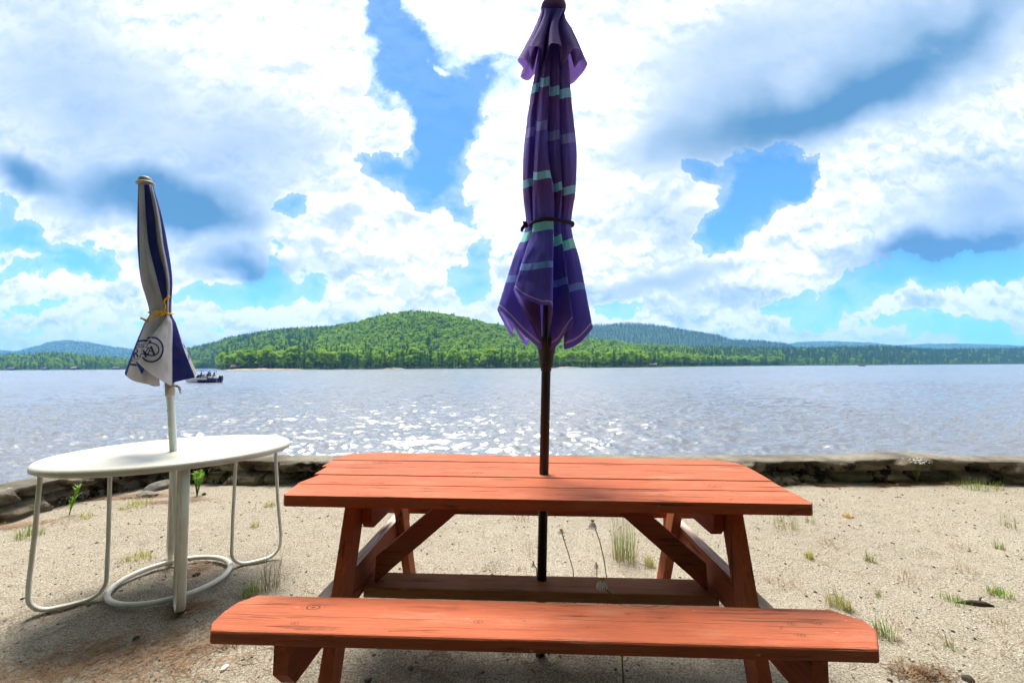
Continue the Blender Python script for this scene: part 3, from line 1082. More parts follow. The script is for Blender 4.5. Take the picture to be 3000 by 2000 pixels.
leg_loop((-1, 0), 0.535, 0.555, 0.275, 0.030)
leg_loop((1, 0), 0.490, 0.535, 0.275, 0.028)
leg_loop((0.11, -0.994), 0.440, 0.470, 0.275, 0.038)
leg_loop((-0.08, 0.997), 0.430, 0.460, 0.275, 0.036)
b = MB()
b.tube([(0.268 * math.cos(2 * math.pi * i / 64), 0.268 * math.sin(2 * math.pi * i / 64), 0.024) for i in range(64)], 0.0138, 14, closed=True)
b.build("base_ring", M_cream_metal, wt, True)

# ------------------------------------------------------------------ white and navy umbrella
YW = 2.41


def zp2(x, y, dep=0.0):
    """point of zoomed photo detail (x, y) at the white umbrella's distance"""
    return Vector(on_y(300 + x * 0.4592, 480 + y * 0.4592, YW + dep))


WB = Vector(on_y(508, 1316, YW))
WT = zp2(273, 118)
wu = empty("beach_umbrella", WB)
tag(wu, "closed white and navy umbrella tied with yellow rope, leaning in the white oval table", "umbrella")
wax = (WT - WB).normalized()
low = WB + (WB - zp2(432, 1420)).normalized() * 0.0


def wrel(p):
    return p - WB


pole_top = zp2(429, 1400)
pax = (pole_top - WB).normalized()
foot = WB - pax * (WB.z / pax.z)
b = MB()
b.tube([wrel(foot), wrel(WB), wrel(pole_top), wrel(zp2(400, 1200))], 0.0185, 18)
b.build("pole", M_pole_white, wu, True)
b = MB()
s0, s1 = zp2(433, 1480), zp2(428, 1385)
b.tube([wrel(s0), wrel(s0 + (s1 - s0) * 0.03), wrel(s1)], [0.0215, 0.0232, 0.0228], 18)
hk = zp2(440, 1432)
hk.y -= 0.018
b2 = [hk, zp2(452, 1418), zp2(476, 1416), zp2(492, 1428), zp2(499, 1462)]
b2[0].y = YW - 0.018
b.tube([wrel(p) for p in b2], [0.010, 0.007, 0.0065, 0.0062, 0.005], 10)
b.build("crank_sleeve", M_white_metal, wu, True)
b = MB()
cdir = (zp2(273, 90) - zp2(276, 130)).normalized()
c0 = zp2(275, 131)
b.tube([wrel(c0 + cdir * k) for k in (0, 0.002, 0.006, 0.010)], [0.040, 0.0445, 0.0445, 0.039], 28)
b.build("collar", M_white_metal, wu, True)
b = MB()
b.tube([wrel(c0 + cdir * k) for k in (0.008, 0.012, 0.034, 0.0385, 0.040)], [0.033, 0.0335, 0.031, 0.026, 0.008], 28)
b.build("top_cap", M_grey_cap, wu, True)

# canopy: closed cross-sections (lateral in zoomed photo pixels, depth in metres) at six heights, lofted
PXM = 0.4592 / 1250 * YW * 1.006
SEC = []  # (row, [(x, depth)...]) all with the same number of points
#      A left..A right | N1 fold .. | B left .. B right | C .. | D .. | back
SEC.append((133, [(231, .008), (228, -.004), (231, -.018), (241, -.030), (254, -.040), (266, -.038), (282, -.034), (298, -.038), (302, -.034), (308, -.032), (313, -.028), (317, -.022), (319, -.014), (322, -.006), (322, .004), (321, .012), (308, .028), (285, .038), (260, .036), (242, .022)]))
SEC.append((330, [(227, .018), (223, -.004), (234, -.032), (248, -.048), (262, -.056), (277, -.044), (304, -.048), (334, -.044), (340, -.040), (348, -.046), (358, -.042), (364, -.032), (375, -.018), (379, -.006), (378, .004), (374, .014), (350, .045), (305, .060), (262, .054), (234, .034)]))
SEC.append((520, [(229, .020), (224, -.006), (237, -.038), (252, -.060), (272, -.074), (297, -.056), (326, -.060), (355, -.052), (361, -.048), (376, -.056), (385, -.052), (391, -.044), (410, -.022), (417, -.008), (416, .006), (410, .020), (375, .055), (322, .070), (272, .062), (238, .040)]))
SEC.append((740, [(250, .018), (245, -.008), (248, -.036), (262, -.062), (302, -.082), (350, -.068), (378, -.062), (406, -.056), (409, -.052), (416, -.056), (423, -.050), (428, -.042), (438, -.026), (446, -.010), (446, .006), (438, .022), (405, .055), (352, .068), (300, .060), (260, .038)]))
SEC.append((952, [(304, .012), (301, -.008), (306, -.028), (330, -.052), (368, -.062), (400, -.058), (404, -.055), (408, -.056), (411, -.060), (415, -.060), (420, -.056), (426, -.047), (431, -.040), (438, -.024), (443, -.008), (441, .010), (424, .034), (388, .048), (345, .044), (314, .028)]))
SEC.append((1010, [(278, .020), (270, -.004), (276, -.030), (304, -.060), (346, -.070), (384, -.060), (390, -.062), (388, -.078), (400, -.086), (420, -.084), (438, -.074), (446, -.060), (452, -.050), (468, -.032), (466, -.010), (462, .010), (440, .044), (392, .060), (332, .056), (290, .036)]))
SEC.append((1170, [(212, .030), (205, -.002), (213, -.040), (250, -.084), (310, -.090), (356, -.052), (330, -.062), (293, -.138), (330, -.164), (385, -.156), (430, -.126), (445, -.094), (458, -.084), (520, -.056), (524, -.022), (528, .010), (490, .060), (400, .085), (300, .080), (235, .050)]))
SEC.append((1340, [(152, .034), (143, -.004), (152, -.050), (200, -.096), (285, -.104), (366, -.050), (290, -.060), (214, -.170), (268, -.205), (350, -.200), (425, -.160), (446, -.116), (462, -.102), (592, -.062), (578, -.026), (600, .012), (540, .076), (400, .108), (270, .100), (190, .060)]))
HEMROW = [1332, 1330, 1352, 1384, 1404, 1416, 1400, 1262, 1306, 1366, 1408, 1406, 1392, 1362, 1368, 1330, 1345, 1372, 1392, 1360]
npt = 20
KU, NVW = 12, 150
PWt, _w = loft_cloth(SEC, HEMROW, 952, lambda x, row, dep: np.array(zp2(x, row, dep) - WB), KU, NVW, 0.004, 61)
# panel colours: white = 0, navy = 1 by section interval
pan = np.zeros(npt, int)
pan[[5, 6]] = 1          # fold between the two white panels
pan[[11, 12]] = 1        # navy panel on the right
pan[[15, 16]] = 1        # far right back
pan[[18, 19, 0, 1]] = 1  # left back edge
colmi = np.repeat(pan, KU)
colmi_grid = np.tile(colmi, NVW - 1)
wcan = grid_mesh("canopy", PWt[::-1], [M_wcloth, M_navy], wu, True, None, wrap=True, mi=colmi_grid)

# printed emblem: laid on the cloth by dropping flat outlines onto the canopy surface
_bm = bmesh.new()
_bm.from_mesh(wcan.data)
WTREE = BVHTree.FromBMesh(_bm)


def stick(polys, name, mat, step=5.0):
    """polys: flat quads/tris in zoomed photo pixels, wrapped onto the canopy and slightly proud"""
    bm = bmesh.new()
    for poly in polys:
        vs = [bm.verts.new((x, y, 0)) for x, y in poly]
        try:
            bm.faces.new(vs)
        except ValueError:
            pass
    for _ in range(3):
        e = [e for e in bm.edges if e.calc_length() > step]
        if not e:
            break
        bmesh.ops.subdivide_edges(bm, edges=e, cuts=1, use_grid_fill=True)
    bmesh.ops.triangulate(bm, faces=bm.faces)
    ok = {}
    for vtx in bm.verts:
        d = zp2(vtx.co.x, vtx.co.y) - Vector(EYE)
        o = Vector(EYE) - WB
        hit = WTREE.ray_cast(o, d.normalized())
        if hit[0] is None:
            ok[vtx] = False
            continue
        ok[vtx] = True
        vtx.co = hit[0] - d.normalized() * 0.0018
    bad = [v_ for v_ in bm.verts if not ok.get(v_, True)]
    bmesh.ops.delete(bm, geom=bad, context="VERTS")
    long_ = [f for f in bm.faces if max(e.calc_length() for e in f.edges) > 0.03]
    bmesh.ops.delete(bm, geom=long_, context="FACES")
    me = bpy.data.meshes.new(name)
    bm.to_mesh(me)
    bm.free()
    me.materials.append(mat)
    o = bpy.data.objects.new(name, me)
    COL.objects.link(o)
    o.parent = wcan
    return o


def ring_polys(cx, cy, rx, ry, w, rot=0.0, a0=0, a1=360, n=48):
    out = []
    c, s = math.cos(rot), math.sin(rot)

    def P(a, k):
        x, y = (rx + k) * math.cos(a), (ry + k) * math.sin(a)
        return (cx + x * c - y * s, cy + x * s + y * c)

    for i in range(n):
        p, q = math.radians(a0 + (a1 - a0) * i / n), math.radians(a0 + (a1 - a0) * (i + 1) / n)
        out.append([P(p, -w / 2), P(q, -w / 2), P(q, w / 2), P(p, w / 2)])
    return out


def stroke(a, b_, w):
    d = Vector((b_[0] - a[0], b_[1] - a[1]))
    n_ = Vector((-d.y, d.x)).normalized() * w / 2
    return [(a[0] + n_.x, a[1] + n_.y), (b_[0] + n_.x, b_[1] + n_.y), (b_[0] - n_.x, b_[1] - n_.y), (a[0] - n_.x, a[1] - n_.y)]


def glyph(ch, x, y, w, h, t, th=0.0):
    """serif capitals from strokes; (x, y) is the lower left, y grows downwards"""
    L = []
    s = t * 0.45
    if ch == "A":
        L = [((0, 0), (.5, 1), s), ((.46, 1), (1, 0), t), ((.2, .36), (.8, .36), s), ((-.14, 0), (.2, 0), s), ((.76, 0), (1.14, 0), s)]
    elif ch == "R":
        L = [((.18, 0), (.18, 1), t), ((.0, 0), (.42, 0), s), ((.0, 1), (.6, 1), s), ((.6, 1), (.84, .88), s), ((.84, .92), (.84, .58), t * .8), ((.84, .6), (.6, .5), s), ((.6, .5), (.2, .5), s), ((.48, .5), (.98, 0), t), ((.85, 0), (1.1, 0), s)]
    elif ch == "U":
        L = [((.1, 1), (.1, .25), s), ((.1, .25), (.3, 0), s), ((.3, 0), (.7, 0), s), ((.7, 0), (.9, .25), s), ((.9, .25), (.9, 1), s)]
    elif ch == "L":
        L = [((.1, 1), (.1, 0), s), ((.1, 0), (.9, 0), s)]
    elif ch == "S":
        L = [((.9, .85), (.6, 1), s), ((.6, 1), (.2, .9), s), ((.2, .9), (.2, .6), s), ((.2, .6), (.8, .45), s), ((.8, .45), (.85, .15), s), ((.85, .15), (.5, 0), s), ((.5, 0), (.1, .12), s)]
    elif ch == "M":
        L = [((.05, 0), (.05, 1), s), ((.05, 1), (.5, .2), s), ((.5, .2), (.95, 1), s), ((.95, 1), (.95, 0), s)]
    elif ch == "I":
        L = [((.5, 0), (.5, 1), s)]
    elif ch == "N":
        L = [((.1, 0), (.1, 1), s), ((.1, 1), (.9, 0), s), ((.9, 0), (.9, 1), s)]
    elif ch == "r":  # plain sans capital R
        L = [((.1, 0), (.1, 1), s), ((.1, 1), (.8, .95), s), ((.8, .95), (.8, .55), s), ((.8, .55), (.1, .5), s), ((.45, .5), (.9, 0), s)]
    elif ch == "a":
        L = [((.05, 0), (.5, 1), s), ((.5, 1), (.95, 0), s), ((.25, .35), (.75, .35), s)]
    c, sn = math.cos(th), math.sin(th)

    def T(p):
        px_, py_ = p[0] * w, -p[1] * h
        return (x + px_ * c - py_ * sn, y + px_ * sn + py_ * c)

    return [stroke(T(a), T(b_), k) for a, b_, k in L]


def word(txt, x, y, w, h, t, gap, th=0.0, curve=0.0):
    out = []
    for i, ch in enumerate(txt):
        out += glyph(ch, x + i * (w + gap) * math.cos(th), y + i * (w + gap) * math.sin(th) + curve * i * i, w, h, t, th)
    return out


# left panel: bars, small words and big letters
polys = []
for x0, y0, x1, y1, w in [(214, 1138, 230, 1131, 11), (230, 1131, 256, 1126, 13), (256, 1126, 285, 1127, 13), (285, 1127, 312, 1134, 12)]:
    polys.append(stroke((x0, y0), (x1, y1), w))
for x0, y0, x1, y1 in [(202, 1176, 235, 1168), (235, 1168, 285, 1169), (188, 1240, 215, 1242), (215, 1242, 236, 1243)]:
    polys.append(stroke((x0, y0), (x1, y1), 5))
for x0, y0, x1, y1, w in [(160, 1272, 185, 1279, 12), (185, 1279, 215, 1282, 13), (215, 1282, 232, 1284, 12)]:
    polys.append(stroke((x0, y0), (x1, y1), w))
polys += word("UraL", 214, 1162, 12, 15, 7, 3, -0.03) + word("S", 281, 1163, 11, 15, 7, 3, 0.0)
polys += glyph("R", 196, 1232, 33, 52, 12, -0.02) + glyph("A", 238, 1230, 40, 50, 12, 0.0)
polys += word("MIN", 182, 1262, 12, 14, 7, 3, 0.05)
stick(polys, "printed_emblem", M_print)
# front flap: outer and inner oval with the letter
polys = ring_polys(314, 1184, 72, 78, 11, 0.25, -128, 128) + ring_polys(312, 1182, 49, 40, 8, 0.2, -150, 150)
polys += glyph("A", 290, 1212, 40, 50, 13, 0.02) + [stroke((268, 1212), (300, 1168), 6), stroke((266, 1216), (292, 1220), 5), stroke((282, 1176), (300, 1172), 5)]
stick(polys, "printed_emblem", M_print)
# far right strip: the edge of another oval
polys = ring_polys(520, 1205, 26, 58, 10, -0.35, -70, 70, 20)
stick(polys, "printed_emblem", M_print)
_bm.free()

# yellow rope round the neck of the canopy
b = MB()


def wr(x, y, d):
    p = zp2(x, y, d)
    return Vector((p.x - WB.x, d, p.z - WB.z))


loop = []
for i in range(40):
    a = 2 * math.pi * i / 40
    x = 372 + 77 * math.cos(a)
    loop.append(wr(x, 950 - 4 * math.sin(a * 2) + 3 * math.cos(a), -0.008 + 0.064 * math.sin(a)))
b.tube(loop, 0.0042, 8, closed=True)
b.tube([wr(330, 946, -0.072), wr(345, 958, -0.080), wr(365, 968, -0.084), (wr(388, 960, -0.082)), wr(402, 945, -0.076), wr(410, 952, -0.072)], 0.0052, 8)
b.tube([wr(345, 940, -0.074), wr(358, 948, -0.088), wr(372, 940, -0.090), wr(384, 950, -0.088), wr(375, 966, -0.084), wr(355, 962, -0.084), wr(345, 948, -0.076)], 0.0056, 8)
b.tube([wr(385, 950, -0.086), wr(398, 928, -0.084), wr(402, 905, -0.082), wr(392, 885, -0.084), wr(398, 866, -0.082), wr(412, 858, -0.080)], [0.0050, 0.0047, 0.0043, 0.0050, 0.0047, 0.0054], 8)
b.tube([wr(404, 862, -0.082), wr(420, 850, -0.080), wr(428, 846, -0.078)], [0.0065, 0.0050, 0.0065], 8)
b.tube([wr(352, 962, -0.084), wr(325, 975, -0.082), wr(300, 992, -0.078), wr(282, 1000, -0.076), wr(268, 996, -0.074)], [0.0050, 0.0049, 0.0054, 0.0061, 0.0050], 8)
b.tube([wr(282, 1000, -0.078), wr(262, 990, -0.074), wr(247, 984, -0.07)], [0.0058, 0.0052, 0.0061], 8)
b.tube([wr(285, 996, -0.080), wr(292, 1006, -0.080), wr(280, 1010, -0.08)], [0.0043, 0.0047, 0.0036], 8)
tag(b.build("tie_rope", M_rope, wu, True), "frayed yellow rope knotted round the folded canopy")

# ------------------------------------------------------------------ trees
def unit(n):
    v_ = RNG.normal(size=(n, 3))
    return v_ / np.linalg.norm(v_, axis=1, keepdims=True)


def leaf_quads(C, size, Nrm=None, flat=0.6, asp=0.75):
    n = len(C)
    a = unit(n)
    if Nrm is not None:
        a = a * flat + Nrm * (1 - flat)
        a /= np.linalg.norm(a, axis=1, keepdims=True)
    t = np.cross(a, unit(n))
    t /= np.linalg.norm(t, axis=1, keepdims=True) + 1e-9
    s = np.cross(a, t)
    L = (size * RNG.uniform(0.6, 1.4, n))[:, None]
    W = L * asp
    bend = a * L * 0.15
    return np.stack([C - t * L - bend, C + s * W, C + t * L - bend, C - s * W], 1)


def trunk_mb(h, r, limbs, seed):
    R_ = random.Random(seed)
    b = MB()
    pts = [(0.0, 0, -1.0)]
    for k in range(1, 7):
        pts.append((R_.uniform(-1, 1) * 0.015 * h, R_.uniform(-1, 1) * 0.015 * h, h * k / 6))
    b.tube(pts, [r * (1.25 if k == 0 else 1 - 0.8 * k / 6) for k in range(7)], 7)
    for k in range(limbs):
        z = h * R_.uniform(0.35, 0.85)
        a = R_.uniform(0, 6.28)
        l = h * R_.uniform(0.12, 0.25)
        b.tube([(0, 0, z), (math.cos(a) * l * 0.5, math.sin(a) * l * 0.5, z + l * 0.25), (math.cos(a) * l, math.sin(a) * l, z + l * 0.6)], [r * 0.35, r * 0.2, r * 0.06], 5)
    return b


def broad_crown(h, seed, nleaf=1500, leaf=0.5):
    global RNG
    RNG = np.random.default_rng(seed)
    R_ = random.Random(seed)
    w = h * R_.uniform(0.24, 0.32)
    C, N_ = [], []
    nl = R_.randint(13, 18)
    for k in range(nl):
        u = R_.random()
        zc = h * (0.30 + 0.58 * u)
        prof = math.sin(math.pi * min(1, (0.18 + 0.80 * u))) ** 0.6
        rr = w * prof * R_.uniform(0.25, 0.75)
        a = R_.uniform(0, 6.28)
        c = np.array([math.cos(a) * rr, math.sin(a) * rr, zc])
        r = w * R_.uniform(0.30, 0.52)
        n = nleaf // nl
        d = unit(n)
        d[:, 2] = np.abs(d[:, 2]) * 0.9 - 0.25
        d /= np.linalg.norm(d, axis=1, keepdims=True)
        rad = r * RNG.uniform(0.55, 1.08, n)[:, None]
        C.append(c + d * rad * np.array([1, 1, 0.75]))
        N_.append(d)
    return leaf_quads(np.concatenate(C), leaf * h / 20, np.concatenate(N_), 0.55)


def pine_crown(h, seed, nleaf=1300, leaf=0.5, base=0.22, w=0.17):
    global RNG
    RNG = np.random.default_rng(seed)
    R_ = random.Random(seed)
    C, N_ = [], []
    nt = 14
    for k in range(nt):
        u = k / (nt - 1)
        z = h * (base + (1 - base) * u)
        r = h * w * (1 - u) ** 0.8 * R_.uniform(0.75, 1.2) + 0.12
        nb = max(4, int(9 * (1 - u)) + 3)
        for j in range(nb):
            a = R_.uniform(0, 6.28)
            rl = r * R_.uniform(0.6, 1.1)
            n = max(4, int(nleaf / (nt * nb)))
            s = RNG.uniform(0.15, 1.0, n) ** 0.7
            x = np.cos(a + RNG.normal(0, 0.16, n)) * rl * s
            y = np.sin(a + RNG.normal(0, 0.16, n)) * rl * s
            zz = z + rl * (0.22 * s - 0.30 * s * s) + RNG.normal(0, 0.02 * h / 6, n)
            C.append(np.stack([x, y, zz], 1))
            N_.append(np.tile([0, 0, 1.0], (n, 1)))
    return leaf_quads(np.concatenate(C), leaf * h / 20, np.concatenate(N_), 0.5, 0.5)


def join_tree(name, crown, mat, tb):
    """one mesh: trunk and crown with two materials"""
    me = quads_mesh(name, crown, [mat, M_bark])
    bm = bmesh.new()
    bm.from_mesh(me)
    vs = [bm.verts.new(p) for p in tb.v]
    for f in tb.f:
        try:
            nf = bm.faces.new([vs[i] for i in f])
            nf.material_index = 1
            nf.smooth = True
        except ValueError:
            pass
    bm.to_mesh(me)
    bm.free()
    return me


BROAD = [join_tree("broadleaf_tree", broad_crown(20, 100 + i), M_leaf, trunk_mb(13, 0.3, 4, i)) for i in range(6)]
PINES = [join_tree("pine_tree", pine_crown(22, 200 + i, base=0.12 + 0.06 * (i % 3)), M_pine, trunk_mb(20, 0.28, 3, 50 + i)) for i in range(4)]

# ------------------------------------------------------------------ far shore
def disp(x, y):
    """direction (sideways, upwards per metre ahead) of a point of the 2352-wide photo view"""
    d = ray(x * 1.27551, y * 1.27551)
    return d[0] / d[1], d[2] / d[1]


def prof_fn(pts):
    U, V = zip(*[disp(*p) for p in pts])
    return lambda u: np.interp(u, U, V)


def hill(name, pts, shore_fn, ridge_fn, canopy, span, mat, rough=6.0, flat=0, behind=1.5, nd=60, nu=260, label="", seed=0, power=1.0):
    """terrain sheet from its shoreline up to a ridge whose tree tops stand where the photo shows them"""
    pf = prof_fn(pts)
    us = np.linspace(disp(span[0], 850)[0], disp(span[1], 850)[0], nu)
    ts = np.concatenate([np.linspace(0, 1, nd), np.linspace(1.02, behind, 10)])
    P = np.zeros((len(ts), nu, 3))
    for j, u in enumerate(us):
        Ds, Dr = shore_fn(u), ridge_fn(u)
        top = EYE[2] + pf(u) * Dr - canopy
        for i, t in enumerate(ts):
            D = Ds + (Dr - Ds) * t
            if t <= 1:
                k = max(0.0, (D - Ds - flat) / max(1.0, (Dr - Ds - flat)))
                s = (k * k * (3 - 2 * k)) ** power
            else:
                s = max(0.0, 1 - ((t - 1) / (behind - 1)) ** 2)
            edge = LZ + 0.25 + min(D - Ds, 60) * 0.035 if D > Ds else LZ - 0.5
            P[i, j] = (u * D, D, max(LZ - 0.6, edge + (top - LZ - 2) * s))
    n = fbm(P[..., 0] / 130.0, P[..., 1] / 130.0, 4, 70 + seed)
    P[..., 2] += n * rough * np.clip((P[..., 1] - P[0:1, :, 1] - flat * 0.6) / 120.0, 0, 1)
    P[0, :, 2] = LZ - 0.6
    o = grid_mesh(name, P, mat)
    tag(o, label, "hills", kind="structure")

    def height(u, D):
        Ds, Dr = shore_fn(u), ridge_fn(u)
        t = (D - Ds) / (Dr - Ds)
        j = (u - us[0]) / (us[1] - us[0])
        j0 = int(np.clip(j, 0, nu - 2))
        i = np.interp(t, ts, np.arange(len(ts)))
        i0 = int(np.clip(i, 0, len(ts) - 2))
        a, c = i - i0, min(max(j - j0, 0), 1)
        Z = P[..., 2]
        return (Z[i0, j0] * (1 - a) + Z[i0 + 1, j0] * a) * (1 - c) + (Z[i0, j0 + 1] * (1 - a) + Z[i0 + 1, j0 + 1] * a) * c

    return height, us


def uu(x):
    return disp(x, 850)[0]


shore_pts = [(380, 900), (430, 900), (497, 880), (508, 470), (520, 432), (700, 425), (900, 440), (1200, 455), (1450, 500), (1540, 560), (1640, 720), (1800, 900)]
sU = [uu(a) for a, _ in shore_pts]
sD = [c for _, c in shore_pts]
sh1 = lambda u: float(np.interp(u, sU, sD))
rd1 = lambda u: float(np.interp(u, [uu(400), uu(700), uu(900), uu(1300), uu(1800)], [1500, 1350, 1150, 1120, 1250]))
main_pts = [(380, 812), (430, 801), (500, 785), (560, 774), (620, 764), (700, 757), (760, 752), (820, 743), (880, 727), (940, 719), (1000, 722), (1060, 733), (1120, 747), (1180, 755), (1240, 760), (1300, 772), (1360, 782), (1450, 792), (1530, 796), (1650, 800), (1800, 806)]
H1, U1 = hill("wooded_hill", main_pts, sh1, rd1, 15, (380, 1800), M_hill, 9, 110, label="rounded wooded hill rising behind the near far-shore point", seed=1)
sh3 = lambda u: 900.0
H3, U3 = hill("wooded_lowland", [(-260, 816), (0, 816), (60, 813), (120, 810), (180, 815), (240, 820), (300, 827), (440, 838)], sh3, lambda u: 1150.0, 15, (-260, 440), M_hill, 4, 20, nd=30, nu=90, label="low dark wooded shore on the far side of the lake, left of the hill", seed=2)
H4, U4 = hill("far_mountain", [(-300, 800), (-100, 806), (40, 810), (80, 799), (120, 787), (150, 784), (200, 789), (260, 800), (320, 807), (420, 815), (520, 822)], lambda u: 2500.0, lambda u: 4200.0, 6, (-300, 520), M_hill_far, 26, 0, nd=50, nu=200, label="pale blue rounded mountain behind the white umbrella", seed=3)
H8, U8 = hill("farthest_mountain", [(-400, 788), (-120, 796), (0, 803), (50, 812), (120, 825)], lambda u: 5200.0, lambda u: 7000.0, 0, (-400, 120), M_hill_far, 20, 0, nd=30, nu=60, label="faint low mountain at the end of the lake", seed=4)
H5, U5 = hill("blue_mountain", [(1150, 800), (1250, 775), (1330, 758), (1370, 748), (1430, 744), (1490, 746), (1560, 756), (1600, 763), (1650, 772), (1680, 782), (1720, 782), (1760, 784), (1800, 789), (1830, 799), (1900, 812)], lambda u: 1700.0, lambda u: 2900.0, 12, (1150, 1900), M_hill_far, 24, 0, nd=60, nu=240, label="long blue wooded mountain ridge right of the purple umbrella", seed=5)
H6, U6 = hill("distant_hills", [(1650, 805), (1800, 796), (1830, 789), (1870, 786), (1930, 787), (2000, 790), (2060, 796), (2120, 793), (2200, 791), (2280, 794), (2352, 797), (2700, 800)], lambda u: 3200.0, lambda u: 5000.0, 6, (1650, 2700), M_hill, 20, 0, nd=50, nu=200, label="low pale green distant hills above the right shore", seed=6)
sh7 = lambda u: float(np.interp(u, [uu(1480), uu(1560), uu(1700), uu(2000), uu(2352), uu(2700)], [600, 640, 820, 1050, 1250, 1400]))
H7, U7 = hill("wooded_shore", [(1480, 800), (1600, 801), (1700, 799), (1800, 800), (1900, 799), (2000, 795), (2060, 797), (2150, 802), (2250, 802), (2352, 800), (2700, 800)], sh7, lambda u: sh7(u) + 420, 14, (1480, 2700), M_hill, 6, 15, nd=40, nu=220, label="dark wooded shore running away to the right", seed=7)

# sandy strip at the foot of the point
def beach(name, x0, x1, wid, label):
    us = np.linspace(uu(x0), uu(x1), 60)
    P = np.zeros((4, 60, 3))
    for j, u in enumerate(us):
        w = wid * math.sin(math.pi * j / 59) ** 0.5 * (0.8 + 0.5 * vnoise(np.array([j * 0.3]), np.array([1.0]), 5)[0])
        D0 = sh1(u) - 2
        for i, k in enumerate((0, 0.33, 0.7, 1)):
            P[i, j] = (u * (D0 + w * k), D0 + w * k, LZ - 0.15 + 1.35 * k * max(0.25, w / wid))
    tag(grid_mesh(name, P, M_beach), label, "beach", kind="structure")


beach("beach", 512, 700, 7, "pale sand beach at the foot of the wooded point")
beach("beach", 880, 930, 3, "short sand strip under the dark trees of the point")
beach("beach", 1275, 1335, 3, "short sandy landing below the small cottage")

# individual trees along the near shore of the point and the side shores
nb = npn = 0
SH = []


def put_tree(x, back, kind, hfac, shore, height, label, group, off=0.0):
    u = uu(x)
    D = shore(u) + back
    z = height(u, D)
    me = rnd.choice(BROAD if kind == "b" else PINES)
    o = bpy.data.objects.new("broadleaf_tree" if kind == "b" else "pine_tree", me)
    COL.objects.link(o)
    o.location = (u * D, D, z - 0.3)
    o.rotation_euler = (0, 0, rnd.uniform(0, 6.28))
    s = hfac * rnd.uniform(0.85, 1.15)
    o.scale = (s * rnd.uniform(0.9, 1.15), s * rnd.uniform(0.9, 1.15), s)
    tag(o, label, "tree", group)
    SH.append(o)


x = 512.0
while x < 1535:
    frac = (x - 512) / 1023
    p_pine = 0.15 if x < 640 else (0.50 if 690 < x < 1010 else 0.30)
    for row in range(2):
        kind = "p" if rnd.random() < p_pine else "b"
        back = (8 if row == 0 else 20) + rnd.uniform(0, 8) + (8 if 520 < x < 740 else 0)
        hf = (rnd.uniform(0.75, 1.05) if row == 0 else rnd.uniform(0.95, 1.12)) * (1.12 if kind == "b" and 560 < x < 760 else 1.0) * (1.0 if x < 1250 else 0.95)
        if row == 0 and rnd.random() < 0.22:
            hf *= 0.5
        zone = "between the lake's white umbrella side and the pale beach" if x < 640 else ""
        if kind == "b":
            lab = "bright green broadleaf tree on the shore of the point " + ("above the pale beach" if x < 760 else "behind the purple umbrella" if x > 1130 and x < 1370 else "in the middle of the point" if x <= 1130 else "near the small cottage landing")
        else:
            lab = "dark green pine on the shore of the point " + ("above the pale beach" if x < 760 else "behind the purple umbrella" if x > 1130 and x < 1370 else "in the middle of the point" if x <= 1130 else "near the small cottage landing")
        put_tree(x + rnd.uniform(-4, 4), back, kind, hf, sh1, H1, lab, "trees along the shore of the wooded point, " + lab.split("of the point ")[1] + (" (pines)" if kind == "p" else " (broadleaf)"))
    x += rnd.uniform(8, 15)
x = 4.0
while x < 300:
    kind = "p" if rnd.random() < 0.45 else "b"
    put_tree(x, 6 + rnd.uniform(0, 14), kind, rnd.uniform(0.7, 1.0), sh3, H3, ("dark pine" if kind == "p" else "dark broadleaf tree") + " on the low wooded shore left of the white umbrella", "trees on the low shore left of the white umbrella " + kind)
    x += rnd.uniform(7, 13)
x = 1545.0
while x < 2350:
    kind = "p" if rnd.random() < 0.65 else "b"
    put_tree(x, 5 + rnd.uniform(0, 14), kind, rnd.uniform(0.6, 1.0), sh7, H7, ("dark pine" if kind == "p" else "small green broadleaf tree") + " at the water's edge of the long right-hand shore", "trees along the right-hand shore " + kind)
    x += rnd.uniform(8, 14)


